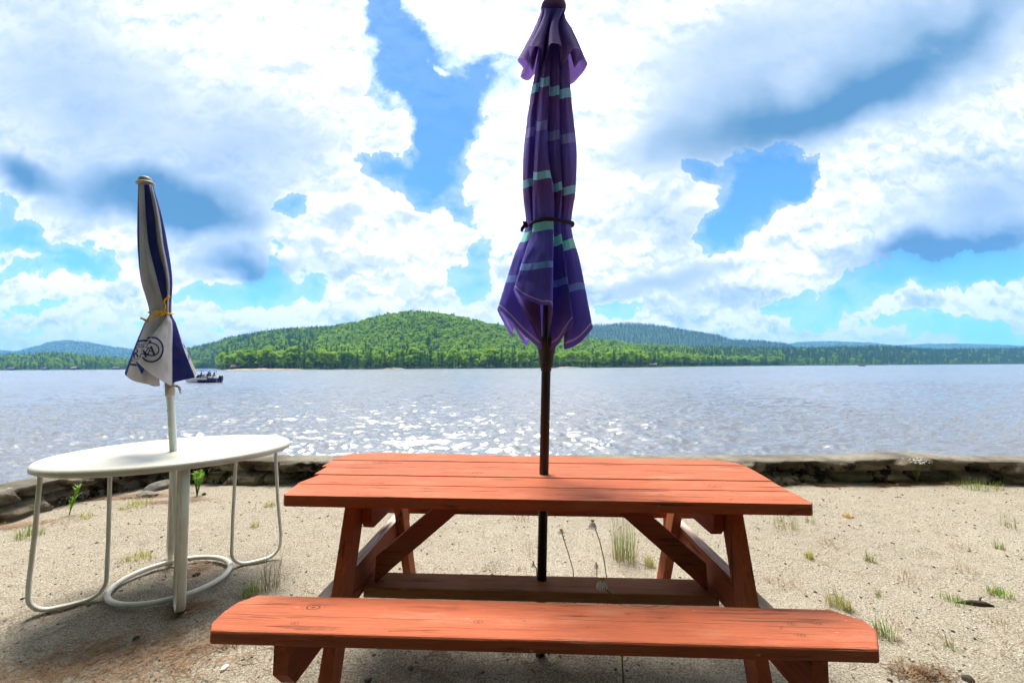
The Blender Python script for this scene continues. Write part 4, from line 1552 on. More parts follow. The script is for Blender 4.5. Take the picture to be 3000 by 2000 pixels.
def scatter(name, label, pts, scales, pine_fraction, seed):
    """a whole wood as one object: tree shapes placed on the points"""
    R2 = np.random.default_rng(seed)
    n = len(pts)
    me = bpy.data.meshes.new(name)
    me.vertices.add(n)
    me.vertices.foreach_set("co", np.array(pts, dtype=np.float32).ravel())
    pine = R2.random(n) < pine_fraction
    for nm, val in (("pine", pine), ("broad", ~pine)):
        a = me.attributes.new(nm, "BOOLEAN", "POINT")
        a.data.foreach_set("value", val)
    idx = R2.integers(0, 12, n).astype(np.int32)
    a = me.attributes.new("kind_index", "INT", "POINT")
    a.data.foreach_set("value", idx)
    a = me.attributes.new("turn", "FLOAT_VECTOR", "POINT")
    r = np.zeros((n, 3), np.float32)
    r[:, 2] = R2.uniform(0, 6.28, n)
    a.data.foreach_set("vector", r.ravel())
    a = me.attributes.new("size", "FLOAT_VECTOR", "POINT")
    s = np.array(scales, np.float32)[:, None] * np.stack([R2.uniform(0.9, 1.25, n), R2.uniform(0.9, 1.25, n), R2.uniform(0.85, 1.15, n)], 1)
    a.data.foreach_set("vector", s.astype(np.float32).ravel())
    o = bpy.data.objects.new(name, me)
    COL.objects.link(o)
    tag(o, label, "forest", kind="stuff")
    ng = bpy.data.node_groups.new(name, "GeometryNodeTree")
    ng.interface.new_socket("Geometry", in_out="INPUT", socket_type="NodeSocketGeometry")
    ng.interface.new_socket("Geometry", in_out="OUTPUT", socket_type="NodeSocketGeometry")
    N, L = ng.nodes, ng.links
    gi, go = N.new("NodeGroupInput"), N.new("NodeGroupOutput")
    both = N.new("GeometryNodeJoinGeometry")

    def attr(nm, typ):
        at = N.new("GeometryNodeInputNamedAttribute")
        at.data_type = typ
        at.inputs["Name"].default_value = nm
        return at.outputs["Attribute"]

    for flag, protos in (("broad", PROTO[:6]), ("pine", PROTO[6:])):
        ip = N.new("GeometryNodeInstanceOnPoints")
        jn = N.new("GeometryNodeJoinGeometry")
        for proto in protos:
            oi = N.new("GeometryNodeObjectInfo")
            oi.transform_space = "ORIGINAL"
            oi.inputs["Object"].default_value = proto
            oi.inputs["As Instance"].default_value = True
            L.new(oi.outputs["Geometry"], jn.inputs[0])
        L.new(gi.outputs[0], ip.inputs["Points"])
        L.new(jn.outputs[0], ip.inputs["Instance"])
        ip.inputs["Pick Instance"].default_value = True
        L.new(attr(flag, "BOOLEAN"), ip.inputs["Selection"])
        L.new(attr("kind_index", "INT"), ip.inputs["Instance Index"])
        L.new(attr("turn", "FLOAT_VECTOR"), ip.inputs["Rotation"])
        L.new(attr("size", "FLOAT_VECTOR"), ip.inputs["Scale"])
        L.new(ip.outputs[0], both.inputs[0])
    L.new(both.outputs[0], go.inputs[0])
    m = o.modifiers.new("wood", "NODES")
    m.node_group = ng
    return o


PROTO = []
for me in BROAD + PINES:
    PROTO.append(next(o for o in SH if o.data == me))


def wood_pts(us, shore, ridge, height, d0, step_m, beyond=1.06, keep=None):
    pts = []
    u0, u1 = us[0], us[-1]
    Dmin = min(shore(u) for u in us)
    Dmax = max(ridge(u) for u in us) * beyond
    D = Dmin + d0
    while D < Dmax:
        u = u0 + rnd.random() * step_m / D
        while u < u1:
            uj = u + rnd.uniform(-0.4, 0.4) * step_m / D
            Dj = D + rnd.uniform(-0.5, 0.5) * step_m
            if shore(uj) + d0 < Dj < ridge(uj) * beyond and (keep is None or keep(uj, Dj)):
                pts.append((uj * Dj, Dj, height(uj, Dj) - 0.3))
            u += step_m / D
        D += step_m * 0.9
    return pts


P1 = wood_pts(U1, sh1, rd1, H1, 30, 9.5)
Pa = [p for p in P1 if p[0] / p[1] < uu(700) + 0.12 * (p[1] - 700) / 700 and p[1] > 640 or p[0] / p[1] < uu(505)]
sa = set(Pa)
Pb = [p for p in P1 if p not in sa]
scatter("forest", "deep green wooded slope on the left flank of the rounded hill", Pa, [rnd.uniform(0.7, 0.95) for _ in Pa], 0.62, 1)  # extra dark pines stand in for a cloud shadow on this flank
scatter("forest", "bright green wood covering the rounded hill and the point below it", Pb, [rnd.uniform(0.7, 1.0) for _ in Pb], 0.15, 2)
P3 = wood_pts(U3, sh3, lambda u: 1150.0, H3, 18, 12)
scatter("forest", "dark wood on the low shore left of the white umbrella", P3, [rnd.uniform(0.7, 0.95) for _ in P3], 0.5, 3)
P7 = wood_pts(U7, sh7, lambda u: sh7(u) + 420, H7, 18, 12.5)
scatter("forest", "dark green wood along the long shore on the right", P7, [rnd.uniform(0.65, 0.95) for _ in P7], 0.95, 4)  # nearly all dark pines, in place of a cloud shadow over this shore
P5 = wood_pts(U5, lambda u: 1900.0, lambda u: 2900.0, H5, 0, 21, 1.03)
scatter("forest", "wood covering the long blue mountain ridge", P5, [rnd.uniform(0.7, 1.0) for _ in P5], 0.95, 5)
P6 = wood_pts(U6, lambda u: 3600.0, lambda u: 5000.0, H6, 0, 34, 1.02)
scatter("forest", "wood covering the low pale distant hills", P6, [rnd.uniform(0.8, 1.3) for _ in P6], 0.3, 6)
P4 = wood_pts(U4, lambda u: 3000.0, lambda u: 4200.0, H4, 0, 30, 1.02)
scatter("forest", "wood covering the pale blue mountain on the left", P4, [rnd.uniform(0.8, 1.2) for _ in P4], 0.5, 7)

# ------------------------------------------------------------------ small buildings on the far shore
M_wall_brown = plain("brown_timber_wall", (0.10, 0.065, 0.045), 0.85, 0.2, 2)
M_wall_pale = plain("pale_timber_wall", (0.17, 0.15, 0.125), 0.85, 0.15, 2)
M_roof = plain("brown_shingle_roof", (0.10, 0.065, 0.055), 0.9, 0.25, 1.5)
M_roof2 = plain("grey_shingle_roof", (0.12, 0.12, 0.125), 0.9, 0.2, 1.5)
M_glass = plain("dark_window_glass", (0.03, 0.04, 0.05), 0.1, 0.1, 1)


def cottage(x, back, w, d, h, mw, mr, label, shore, height):
    u = uu(x)
    D = shore(u) + back
    z = max(height(u, D), LZ + 0.3)
    c = empty("cottage", (u * D, D, z - 0.2), (0, 0, rnd.uniform(-0.3, 0.3)))
    tag(c, label, "cottage", None)
    b = MB()
    b.box((-w / 2, -d / 2, 0), (w / 2, d / 2, h))
    b.add([(-w / 2, -d / 2, h), (-w / 2, d / 2, h), (-w / 2, 0, h + d * 0.32)], [(0, 1, 2)])
    b.add([(w / 2, -d / 2, h), (w / 2, d / 2, h), (w / 2, 0, h + d * 0.32)], [(0, 2, 1)])
    b.build("wall", mw, c)
    b = MB()
    e = 0.5
    for s in (-1, 1):
        y0, z0, y1, z1 = s * (d / 2 + e), h - e * 0.64 + 0.02, 0, h + d * 0.32 + 0.02
        q = [(-w / 2 - e, y0, z0), (w / 2 + e, y0, z0), (w / 2 + e, y1, z1), (-w / 2 - e, y1, z1)]
        q2 = [(a_, b__, c_ + 0.2) for a_, b__, c_ in q]
        b.hexa(q, q2) if s < 0 else b.hexa(q2, q)
    b.build("roof", mr, c)
    for k in (-0.28, 0.28):
        b = MB()
        b.box((k * w - 0.6, -d / 2 - 0.06, h * 0.4), (k * w + 0.6, -d / 2 - 0.01, h * 0.8))
        b.build("window", M_glass, c)
    return c


cottage(543, 16, 9, 6, 2.6, M_wall_brown, M_roof, "brown cottage with a low brown roof behind the pale beach", sh1, H1)
cottage(608, 24, 7, 5, 2.4, M_wall_pale, M_roof2, "small grey-brown cottage among the trees behind the middle of the pale beach", sh1, H1)
cottage(1290, 16, 7, 5, 2.6, M_wall_pale, M_roof, "grey-brown cottage with brown roof above the short sandy landing", sh1, H1)
cottage(1500, 12, 8, 6, 2.8, M_wall_pale, M_roof2, "grey roofed cottage at the right end of the wooded point", sh1, H1)
cottage(28, 8, 13, 8, 3.2, M_wall_brown, M_roof, "brown lake house farthest from the hill on the low left shore", sh3, H3)
cottage(104, 8, 12, 8, 3.2, M_wall_pale, M_roof2, "small grey-roofed house in the middle of the low left shore", sh3, H3)
cottage(172, 8, 15, 9, 3.4, M_wall_brown, M_roof2, "dark house with wide grey roof on the low left shore", sh3, H3)
cottage(268, 8, 12, 8, 3.2, M_wall_pale, M_roof, "small brown-roofed house close beside the white umbrella on the left shore", sh3, H3)

M_kayak = plain("red_kayak_plastic", (0.60, 0.06, 0.03), 0.4, 0.1, 3)
for k, (x, lab) in enumerate([(592, "red kayak lying on the pale beach nearest the brown cottage"), (612, "second red kayak on the pale beach, farther along the sand")]):
    u = uu(x)
    D = sh1(u) + 5
    b = MB()
    b.tube([(-2.1, 0, 0.3), (-1.5, 0, 0.2), (0, 0, 0.16), (1.5, 0, 0.2), (2.1, 0, 0.32)], [0.04, 0.25, 0.36, 0.25, 0.04], 10, flat=(1, 0.6))
    b.tube([(-0.5, 0, 0.36), (0.5, 0, 0.36)], [0.2, 0.2], 10, flat=(1, 0.25))
    o = b.build("kayak", M_kayak, None, True)
    o.location = (u * D, D, LZ + 0.45)
    o.rotation_euler = (0, 0, 0.15 * k)
    tag(o, lab, "kayak", None)

# ------------------------------------------------------------------ boats
M_hullw = plain("white_gelcoat", (0.78, 0.78, 0.80), 0.25, 0.04, 3)
M_hulln = plain("navy_gelcoat", (0.035, 0.04, 0.17), 0.25, 0.1, 3)
M_bimini = plain("blue_bimini_cloth", (0.02, 0.06, 0.42), 0.8, 0.15, 8)
M_steel = plain("stainless_tube", (0.55, 0.55, 0.56), 0.25, 0.1, 8, metal=0.8)
M_black = plain("black_motor_cowl", (0.02, 0.02, 0.025), 0.35, 0.2, 8)
M_skin = plain("skin", (0.50, 0.28, 0.19), 0.6, 0.08, 20)
M_shirt = plain("dark_shirt", (0.04, 0.04, 0.07), 0.85, 0.2, 20)
M_shirt2 = plain("grey_shirt", (0.30, 0.30, 0.33), 0.85, 0.2, 20)
M_hair = plain("dark_hair", (0.03, 0.02, 0.015), 0.7, 0.2, 40)


def person(label, loc, rz, shirt, standing=False):
    e = empty("person", loc, (0, 0, rz))
    tag(e, label, "person", None)
    # one continuous body: pelvis-rooted skeleton grown with the skin modifier
    P = [(0, 0, 0.02), (0, 0, 0.26), (0, 0, 0.46), (0, 0.01, 0.56), (0, 0.02, 0.66), (0, 0.025, 0.76),
         (-0.17, 0, 0.46), (-0.24, 0.04, 0.22), (-0.20, 0.24, 0.10), (-0.18, 0.31, 0.09), (0.17, 0, 0.46), (0.24, 0.04, 0.22), (0.20, 0.24, 0.10), (0.18, 0.31, 0.09),
         (-0.10, 0.02, 0.0), (-0.12, 0.42, 0.02), (-0.12, 0.46, -0.38), (-0.12, 0.60, -0.41), (0.10, 0.02, 0.0), (0.12, 0.42, 0.02), (0.12, 0.46, -0.38), (0.12, 0.60, -0.41)]
    Rr = [0.14, 0.125, 0.12, 0.055, 0.10, 0.085, 0.06, 0.042, 0.034, 0.03, 0.06, 0.042, 0.034, 0.03, 0.085, 0.06, 0.042, 0.04, 0.085, 0.06, 0.042, 0.04]
    Ed = [(0, 1), (1, 2), (2, 3), (3, 4), (4, 5), (2, 6), (6, 7), (7, 8), (8, 9), (2, 10), (10, 11), (11, 12), (12, 13), (0, 14), (14, 15), (15, 16), (16, 17), (0, 18), (18, 19), (19, 20), (20, 21)]
    me = bpy.data.meshes.new("body")
    me.from_pydata(P, Ed, [])
    o = bpy.data.objects.new("body", me)
    COL.objects.link(o)
    o.parent = e
    me.materials.append(M_skin)
    sk = o.modifiers.new("skin", "SKIN")
    for i, r in enumerate(Rr):
        me.skin_vertices[0].data[i].radius = (r, r)
    me.skin_vertices[0].data[0].use_root = True
    sb = o.modifiers.new("smooth", "SUBSURF")
    sb.levels = sb.render_levels = 1
    b = MB()
    b.lathe([(0.13, -0.04), (0.175, 0.02), (0.165, 0.25), (0.185, 0.40), (0.15, 0.50), (0.07, 0.535)], 14, sx=1.05, sy=0.82)
    for s in (-1, 1):
        b.tube([(s * 0.13, 0, 0.47), (s * 0.20, 0.01, 0.42), (s * 0.245, 0.035, 0.26)], [0.075, 0.07, 0.058], 9)
    b.build("shirt", shirt, e, True)
    b = MB()
    b.lathe([(0.02, 0.60), (0.10, 0.66), (0.112, 0.74), (0.09, 0.80), (0.03, 0.835)], 12, sy=0.95, c=(0, -0.02, 0))
    b.build("hair", M_hair, e, True)
    b = MB()
    b.tube([(0, 0.105, 0.68), (0, 0.135, 0.665), (0, 0.11, 0.65)], [0.012, 0.016, 0.012], 6)
    b.build("nose", M_skin, e, True)
    return e


BD = 59.0
bow = on_y(424 * 1.2755, 877 * 1.2755, BD)
stern = on_y(511 * 1.2755, 877 * 1.2755, BD)
bl = stern[0] - bow[0]
bc = empty("motorboat", ((bow[0] + stern[0]) / 2 - 0.25, BD, LZ), (0, 0, 0.16))
tag(bc, "white and navy motorboat with blue canopy and passengers just beyond the white umbrella", "boat")
L2 = bl / 2 * 0.86


def hull_mesh(L2, beam, free, mats, parent, name="hull"):
    n = 24
    top, bot, chi = [], [], []
    b = MB()
    rows = []
    for i in range(n + 1):
        t = i / n
        x = -L2 + 2 * L2 * t
        wdt = beam / 2 * (1 - (1 - min(1, t * 1.8)) ** 2.2) ** 0.8 if t < 0.56 else beam / 2 * (1 - 0.06 * (t - 0.56))
        wdt = max(0.02, wdt)
        sheer = free * (1.12 - 0.22 * t)
        keel = -0.25 + 0.55 * max(0, (0.30 - t) / 0.30) ** 1.5
        xx = x - 0.0
        rows.append([(xx, -wdt, sheer), (xx + 0.1 * (1 - t), -wdt * 0.97, sheer * 0.62), (xx + 0.2 * (1 - t), -wdt * 0.80, max(keel, 0.06)), (xx + 0.3 * (1 - t), 0, keel),
                     (xx + 0.2 * (1 - t), wdt * 0.80, max(keel, 0.06)), (xx + 0.1 * (1 - t), wdt * 0.97, sheer * 0.62), (xx, wdt, sheer)])
    vs = [p for r in rows for p in r]
    m = 7
    for i in range(n):
        for j in range(m - 1):
            f = [(i * m + j, i * m + j + 1, (i + 1) * m + j + 1, (i + 1) * m + j)]
            t = i / n
            navy = (j in (1, 4) and t > 0.42) or (j in (0, 5) and t > 0.74) or j in (2, 3)
            b.f += f
            b.m.append(1 if navy else 0)
    b.v = vs
    b.uv = [(0, 0)] * len(vs)
    k = n * m
    b.f.append(tuple(k + j for j in range(m)))
    b.m.append(1)
    return b.build(name, mats, parent, False)


hull_mesh(L2, 2.1, 0.70, [M_hullw, M_hulln], bc)
b = MB()
b.box((-L2 * 0.1, -0.95, 0.30), (L2 * 0.97, 0.95, 0.36))
b.add([(-L2 * 0.97, 0, 0.76), (-L2 * 0.55, -0.72, 0.745), (-L2 * 0.15, -0.98, 0.735), (-L2 * 0.15, 0.98, 0.735), (-L2 * 0.55, 0.72, 0.745)], [(0, 1, 2, 3, 4)])
b.build("deck", M_hullw, bc)
b = MB()
for k, xx in enumerate((-0.05, 0.32, 0.62)):
    b.box((L2 * xx, -0.8, 0.36), (L2 * xx + 0.45, 0.8, 0.58))
    b.box((L2 * xx + 0.40, -0.8, 0.58), (L2 * xx + 0.50, 0.8, 0.92))
b.build("seat", M_hullw, bc, bevel=0.03)
b = MB()
b.hexa([(-L2 * 0.17, -0.9, 0.73), (-L2 * 0.05, -0.92, 0.72), (-L2 * 0.05, 0.92, 0.72), (-L2 * 0.17, 0.9, 0.73)], [(-L2 * 0.04, -0.82, 1.12), (-L2 * 0.03, -0.84, 1.12), (-L2 * 0.03, 0.84, 1.12), (-L2 * 0.04, 0.82, 1.12)])
b.build("windscreen", M_glass, bc)
rows = []
for i in range(13):
    t = i / 12
    x = L2 * (-0.28 + 0.95 * t)
    for j in range(9):
        y = -0.95 + 1.9 * j / 8
        rows.append((x, y, 1.72 + 0.10 * math.sin(math.pi * t) - 0.10 * (y / 0.95) ** 2))
b = MB()
for lay, dz in ((0, 0.0), (1, -0.05)):
    b.add([(p[0], p[1], p[2] + dz) for p in rows], [(i * 9 + j, (i + 1) * 9 + j, (i + 1) * 9 + j + 1, i * 9 + j + 1) if lay == 0 else (i * 9 + j + 1, (i + 1) * 9 + j + 1, (i + 1) * 9 + j, i * 9 + j) for i in range(12) for j in range(8)])
b.build("bimini_top", M_bimini, bc)
b = MB()
for s in (-0.93, 0.93):
    b.tube([(L2 * 0.18, s, 0.66), (-L2 * 0.24, s, 1.62)], 0.02, 6)
    b.tube([(L2 * 0.18, s, 0.66), (L2 * 0.64, s, 1.62)], 0.02, 6)
    b.tube([(L2 * 0.60, s, 0.62), (L2 * 0.62, s, 1.62)], 0.018, 6)
b.build("bimini_frame", M_steel, bc)
b = MB()
b.box((L2 * 0.98, -0.25, 0.45), (L2 * 1.16, 0.25, 0.95))
b.box((L2 * 1.02, -0.1, -0.3), (L2 * 1.10, 0.1, 0.46))
b.build("outboard_motor", M_black, bc, bevel=0.06)


def on_boat(x, y, z):
    c, s = math.cos(0.16), math.sin(0.16)
    return (bc.location.x + x * c - y * s, bc.location.y + x * s + y * c, LZ + z)


person("person seated at the front of the motorboat in a dark shirt", on_boat(L2 * 0.05, -0.42, 0.60), math.pi / 2, M_shirt)
person("person seated in the middle of the motorboat in a grey shirt", on_boat(L2 * 0.36, 0.40, 0.60), math.pi / 2, M_shirt2)
person("bare-armed person sitting highest in the motorboat under the blue canopy", on_boat(L2 * 0.46, -0.40, 0.72), 0.5, M_shirt)
person("person sitting at the stern of the motorboat beside the engine", on_boat(L2 * 0.78, -0.45, 0.60), math.pi / 2, M_shirt)

# tiny boats far out
pd = on_y(1980 * 1.2755, 842 * 1.2755, 440.0)
pb = empty("pontoon_boat", (pd[0], 440.0, LZ), (0, 0, 0.1))
tag(pb, "tiny pontoon boat with a tan canopy far out on the right of the lake", "boat")
b = MB()
for s in (-1, 1):
    b.tube([(-3, s, 0.25), (-2.4, s, 0.15), (2.8, s, 0.15)], [0.08, 0.32, 0.32], 10)
b.build("pontoon", M_steel, pb, True)
b = MB()
b.box((-2.8, -1.2, 0.48), (2.8, 1.2, 0.58))
for q_ in ((-2.8, -1.2, 2.8, -1.14), (-2.8, 1.14, 2.8, 1.2), (-2.8, -1.13, -2.74, 1.13), (2.74, -1.13, 2.8, 1.13)):
    b.box((q_[0], q_[1], 0.585), (q_[2], q_[3], 1.15))
b.build("railing", M_hulln, pb)
b = MB()
b.box((-0.6, -1.2, 2.1), (2.6, 1.2, 2.22))
for xx, yy in ((-0.5, -1.1), (-0.5, 1.1), (2.5, -1.1), (2.5, 1.1)):
    b.tube([(xx, yy, 0.58), (xx, yy, 2.1)], 0.04, 6)
b.build("canopy", plain("tan_canvas", (0.42, 0.25, 0.10), 0.8), pb)
sd = on_y(2201, 1076, 600.0)
sb_ = empty("motorboat", (sd[0], 600.0, LZ), (0, 0, 0.3))
tag(sb_, "tiny white motorboat near the far shore between the purple umbrella and the pontoon boat", "boat")
hull_mesh(2.6, 1.9, 0.8, [M_hullw, M_hullw], sb_)
b = MB()
b.box((-0.4, -0.8, 0.72), (0.6, 0.8, 1.5))
b.build("cabin", M_hullw, sb_, bevel=0.1)

# ------------------------------------------------------------------ weeds, grass and litter on the sand
def blade_mat(name, a, b_, trans=0.35):
    m, t = material(name)
    co = coords(t)
    n = t.noise(co, 14, 3, 0.6)
    finish(t, t.mix(t.mapr(n, 0.3, 0.7), a, b_), 0.6, None, 0.3, translucent=trans)
    return m


M_grass = blade_mat("green_grass_blade", (0.13, 0.26, 0.03), (0.26, 0.36, 0.06))
M_grass_y = blade_mat("yellow_green_grass", (0.32, 0.38, 0.04), (0.42, 0.42, 0.07))
M_weed = blade_mat("weed_leaf", (0.15, 0.32, 0.035), (0.26, 0.42, 0.06))
M_stem = blade_mat("weed_stem", (0.12, 0.15, 0.05), (0.20, 0.20, 0.08), 0.1)
M_dry = blade_mat("dry_straw", (0.36, 0.20, 0.10), (0.46, 0.33, 0.18), 0.2)
M_needle = blade_mat("fallen_pine_needle", (0.16, 0.082, 0.038), (0.25, 0.15, 0.07), 0.1)
M_petal = blade_mat("white_petal", (0.80, 0.80, 0.76), (0.72, 0.72, 0.68), 0.3)
M_disc = blade_mat("yellow_flower_disc", (0.72, 0.45, 0.02), (0.60, 0.34, 0.02), 0.1)
M_stone = plain("grey_stone", (0.15, 0.138, 0.118), 0.9, 0.35, 25, 0.2, bump=0.4)
M_stone_w = plain("white_stone", (0.66, 0.63, 0.57), 0.9, 0.2, 40, 0.2, bump=0.4)
M_dark = plain("dark_rotten_wood", (0.05, 0.04, 0.032), 0.95, 0.3, 30, 0.1, bump=0.6)


def blade(b, base, az, lean, L, w, mi=0, seg=4, curl=1.0):
    """a tapering bent blade"""
    pts, vs, fs = [], [], []
    d = Vector((math.cos(az), math.sin(az), 0))
    sd_ = Vector((-d.y, d.x, 0))
    p = Vector(base)
    ang = lean * 0.35
    for k in range(seg + 1):
        t = k / seg
        ww = w * (1 - t) ** 0.7 * 0.5 + 0.0002
        vs += [p - sd_ * ww, p + sd_ * ww]
        ang = lean * (0.35 + 0.65 * t * curl)
        p = p + (d * math.sin(ang) + Vector((0, 0, 1)) * math.cos(ang)) * (L / seg)
    for k in range(seg):
        fs.append((2 * k, 2 * k + 1, 2 * k + 3, 2 * k + 2))
    b.add(vs, fs, mi)


def base_at(px, py):
    p = on_z(px, py, 0.0)
    return Vector((p[0], p[1], gz(p[0], p[1])))


def tuft(px, py, hpx, n, spread, mat, label, wid=0.0035, dry=0.15, name="grass_tuft", lean=0.9, cat="grass tuft"):
    P = base_at(px, py)
    H_ = hpx / 1250 * P.y
    b = MB()
    for k in range(int(n * 1.8)):
        a = rnd.uniform(0, 6.28)
        r = 1.35 * spread * rnd.random() ** 0.6
        blade(b, (math.cos(a) * r, math.sin(a) * r, -0.012), rnd.uniform(0, 6.28) * 0.5 + a * 0.5, rnd.uniform(0.1, lean), H_ * (0.25 + 0.95 * rnd.random() ** 0.8), wid * rnd.uniform(0.7, 1.3), 1 if rnd.random() < dry else 0)
    for k in range(n // 2):
        a = rnd.uniform(0, 6.28)
        r = 1.9 * spread * rnd.random() ** 0.5
        blade(b, (math.cos(a) * r, math.sin(a) * r, 0.004), rnd.uniform(0, 6.28), rnd.uniform(1.35, 1.6), H_ * rnd.uniform(0.3, 0.7), wid * 0.7, 1, 3)
    o = b.build(name, [mat, M_dry], None)
    o.location = P
    tag(o, label, cat)
    return o


T_ = tuft
T_(1831, 1637, 125, 70, 0.055, M_grass, "tall thin grass clump with a dry straw base seen under the red table", 0.0026, 0.35, lean=0.55)
T_(1904, 1655, 38, 40, 0.022, M_grass_y, "short pale grass tuft beside the tall clump under the red table")
T_(1926, 1590, 40, 10, 0.02, M_grass, "thin sparse grass sprig beside the back right table leg", 0.002)
T_(2310, 1548, 62, 34, 0.07, M_grass, "thin spreading grass clump on the sand just right of the tabletop's near corner", 0.0022, 0.45, lean=1.2)
T_(2372, 1530, 40, 14, 0.02, M_grass, "few straight grass stalks behind the spreading clump right of the tabletop", 0.002, 0.3)
T_(2372, 1636, 32, 26, 0.02, M_grass_y, "pale green tuft on open sand to the right of the table legs")
T_(2548, 1648, 34, 24, 0.02, M_grass, "small green tuft alone on the open sand right of the pale tuft")
T_(2928, 1612, 32, 20, 0.02, M_grass, "small green tuft on the sand nearest the right photo edge")
T_(2455, 1772, 56, 46, 0.035, M_grass_y, "yellow-green grass tuft behind the bench's far right corner", 0.003)
T_(2484, 1784, 46, 22, 0.015, M_grass, "upright green tuft next to the yellow-green one behind the bench")
T_(2592, 1862, 54, 40, 0.03, M_grass, "bright grass tuft touching the right end of the bench", 0.0035)
T_(2574, 1745, 30, 12, 0.01, M_grass, "thin green sprig midway between bench tuft and dark driftwood", 0.003)
T_(2800, 1768, 28, 40, 0.04, M_weed, "low dense green weed at the end of the dark driftwood", 0.004)
T_(2930, 1748, 36, 40, 0.035, M_weed, "low dark green weed on the sand beyond the driftwood", 0.004)
T_(2790, 1898, 40, 16, 0.02, M_grass, "sparse green tuft in the near sand at the right", 0.003)
T_(2960, 1545, 50, 18, 0.04, M_grass, "wispy green stalks by the right photo edge below the wall", 0.002, 0.2)
T_(2866, 1432, 26, 90, 0.13, M_grass, "low spreading patch of grass at the foot of the stone wall on the right", 0.004)
T_(89, 979 + 593, 34, 60, 0.06, M_grass, "spreading green tuft on the sand near the wall at far left", 0.004, lean=1.2)
T_(250, 1517, 22, 30, 0.04, M_grass_y, "low yellowish tuft between the left table leg and the leafy weed", 0.004, lean=1.2)
T_(404, 1480, 24, 55, 0.08, M_grass_y, "flat pale grass patch seen between the two left loops of the white table", 0.004, lean=1.3)
T_(362, 1493, 16, 20, 0.03, M_grass_y, "tiny yellowish tuft beside the flat pale grass patch", 0.003, lean=1.3)
T_(392, 1637, 26, 36, 0.045, M_grass_y, "light green tuft on the sand inside the white table's legs", 0.004, lean=1.2)
T_(436, 1632, 22, 22, 0.03, M_grass_y, "smaller light green tuft beside the other inside the white table's legs", 0.004, lean=1.2)
T_(789, 1485, 18, 40, 0.03, M_grass_y, "bright yellow-green tuft behind the left end of the red tabletop", 0.005, lean=1.1)
T_(748, 1545, 26, 24, 0.02, M_grass_y, "small yellow-green tuft between the white table and the red table", 0.003)
T_(733, 1738, 44, 50, 0.035, M_grass, "bushy green tuft on the sand left of the bench rail", 0.003)
T_(792, 1722, 110, 26, 0.03, M_stem, "tall wispy green weed standing between the white table and the red bench", 0.0022, 0.05, lean=0.7)
for px_, py_, lab in [(2278, 1708, "reddish dry weed patch right of the front right table leg"), (2432, 1598, "small reddish dry sprig on open sand right of the tabletop"), (2814, 1672, "dry brown sprig on the open sand far right"), (2672, 1960, "orange-brown dry clump in the near sand right of the bench rail"),
                     (2650, 1838, "dry brown clump on the sand off the bench's right end"), (1556, 1610, "small reddish dry weed left of the daisies under the table"), (1524, 1518, "thin reddish sprig behind the umbrella pole under the tabletop"), (2660, 1700, "straggly dry stems beside the shallow footprint on the right"), (2950, 1840, "dry yellow clump near the right photo edge"),
                     (2812, 1610, "little dry brown sprig above the other on the far right sand"), (2340, 1720, "dry stalks standing behind the bench at the right leg")]:
    T_(px_, py_, 30, 26, 0.05, M_dry, lab, 0.002, 0.5, "dry_weed", 1.35, "dry weed")
T_(2485, 1515, 14, 40, 0.025, M_disc, "tiny flat yellow flower patch on the sand beside the tabletop corner", 0.008, 0.0, "yellow_flower", 1.3, "flower")


def leafy(px, py, hpx, lean_x, n, leafL, label, name, mats, bushy=False, flowers=None):
    P = base_at(px, py)
    H_ = hpx / 1250 * P.y
    e = empty(name, P)
    tag(e, label, "weed")
    sb = MB()
    lb = MB()
    nst = 7 if bushy else 1
    for s_ in range(nst):
        az = rnd.uniform(0, 6.28)
        sp = rnd.uniform(0.15, 0.55) if bushy else 0
        top = Vector((lean_x * H_ + math.cos(az) * H_ * sp * 0.7, math.sin(az) * H_ * sp * 0.7, H_ * rnd.uniform(0.8, 1.0)))
        pts = [Vector((0, 0, -0.01)) + top * t + Vector((0, 0, 0.1 * H_ * math.sin(math.pi * t))) for t in (0, 0.25, 0.5, 0.75, 1)]
        sb.tube(pts, [0.004, 0.0036, 0.003, 0.002, 0.001], 6)
        for k in range(n):
            t = (0.35 if bushy else 0.12) + (0.65 if bushy else 0.88) * (k + rnd.random()) / n
            q_ = pts[0].lerp(pts[-1], min(t, 1)) + Vector((0, 0, 0.1 * H_ * math.sin(math.pi * min(t, 1))))
            blade(lb, q_, rnd.uniform(0, 6.28), rnd.uniform(0.7, 1.5), leafL * rnd.uniform(0.6, 1.2) * (1.1 - 0.5 * t), leafL * 0.16, 0, 4)
    sb.build("stem", M_stem, e)
    lb.build("leaf", mats, e)
    if flowers:
        fb = MB()
        for k in range(60):
            c = Vector((lean_x * H_ + rnd.gauss(0, flowers), rnd.gauss(0, flowers), H_ * 1.0 + abs(rnd.gauss(0, flowers * 0.6))))
            fb.tube([c, c + Vector((0, 0, 0.005))], [0.006, 0.004], 6)
        fb.build("flower_head", M_petal, e)
    return e


leafy(202, 1508, 84, 0.30, 34, 0.085, "young leafy weed with narrow leaves leaning beside the wall behind the white table", "leafy_weed", M_weed)
leafy(577, 1452, 66, 0.0, 42, 0.060, "bushy feathery green weed at the wall foot behind the white table", "leafy_weed", M_weed, True)
leafy(2688, 1416, 56, 0.02, 24, 0.055, "flowering weed with a pale flower cluster against the stone wall on the right", "leafy_weed", M_weed, True, 0.035)


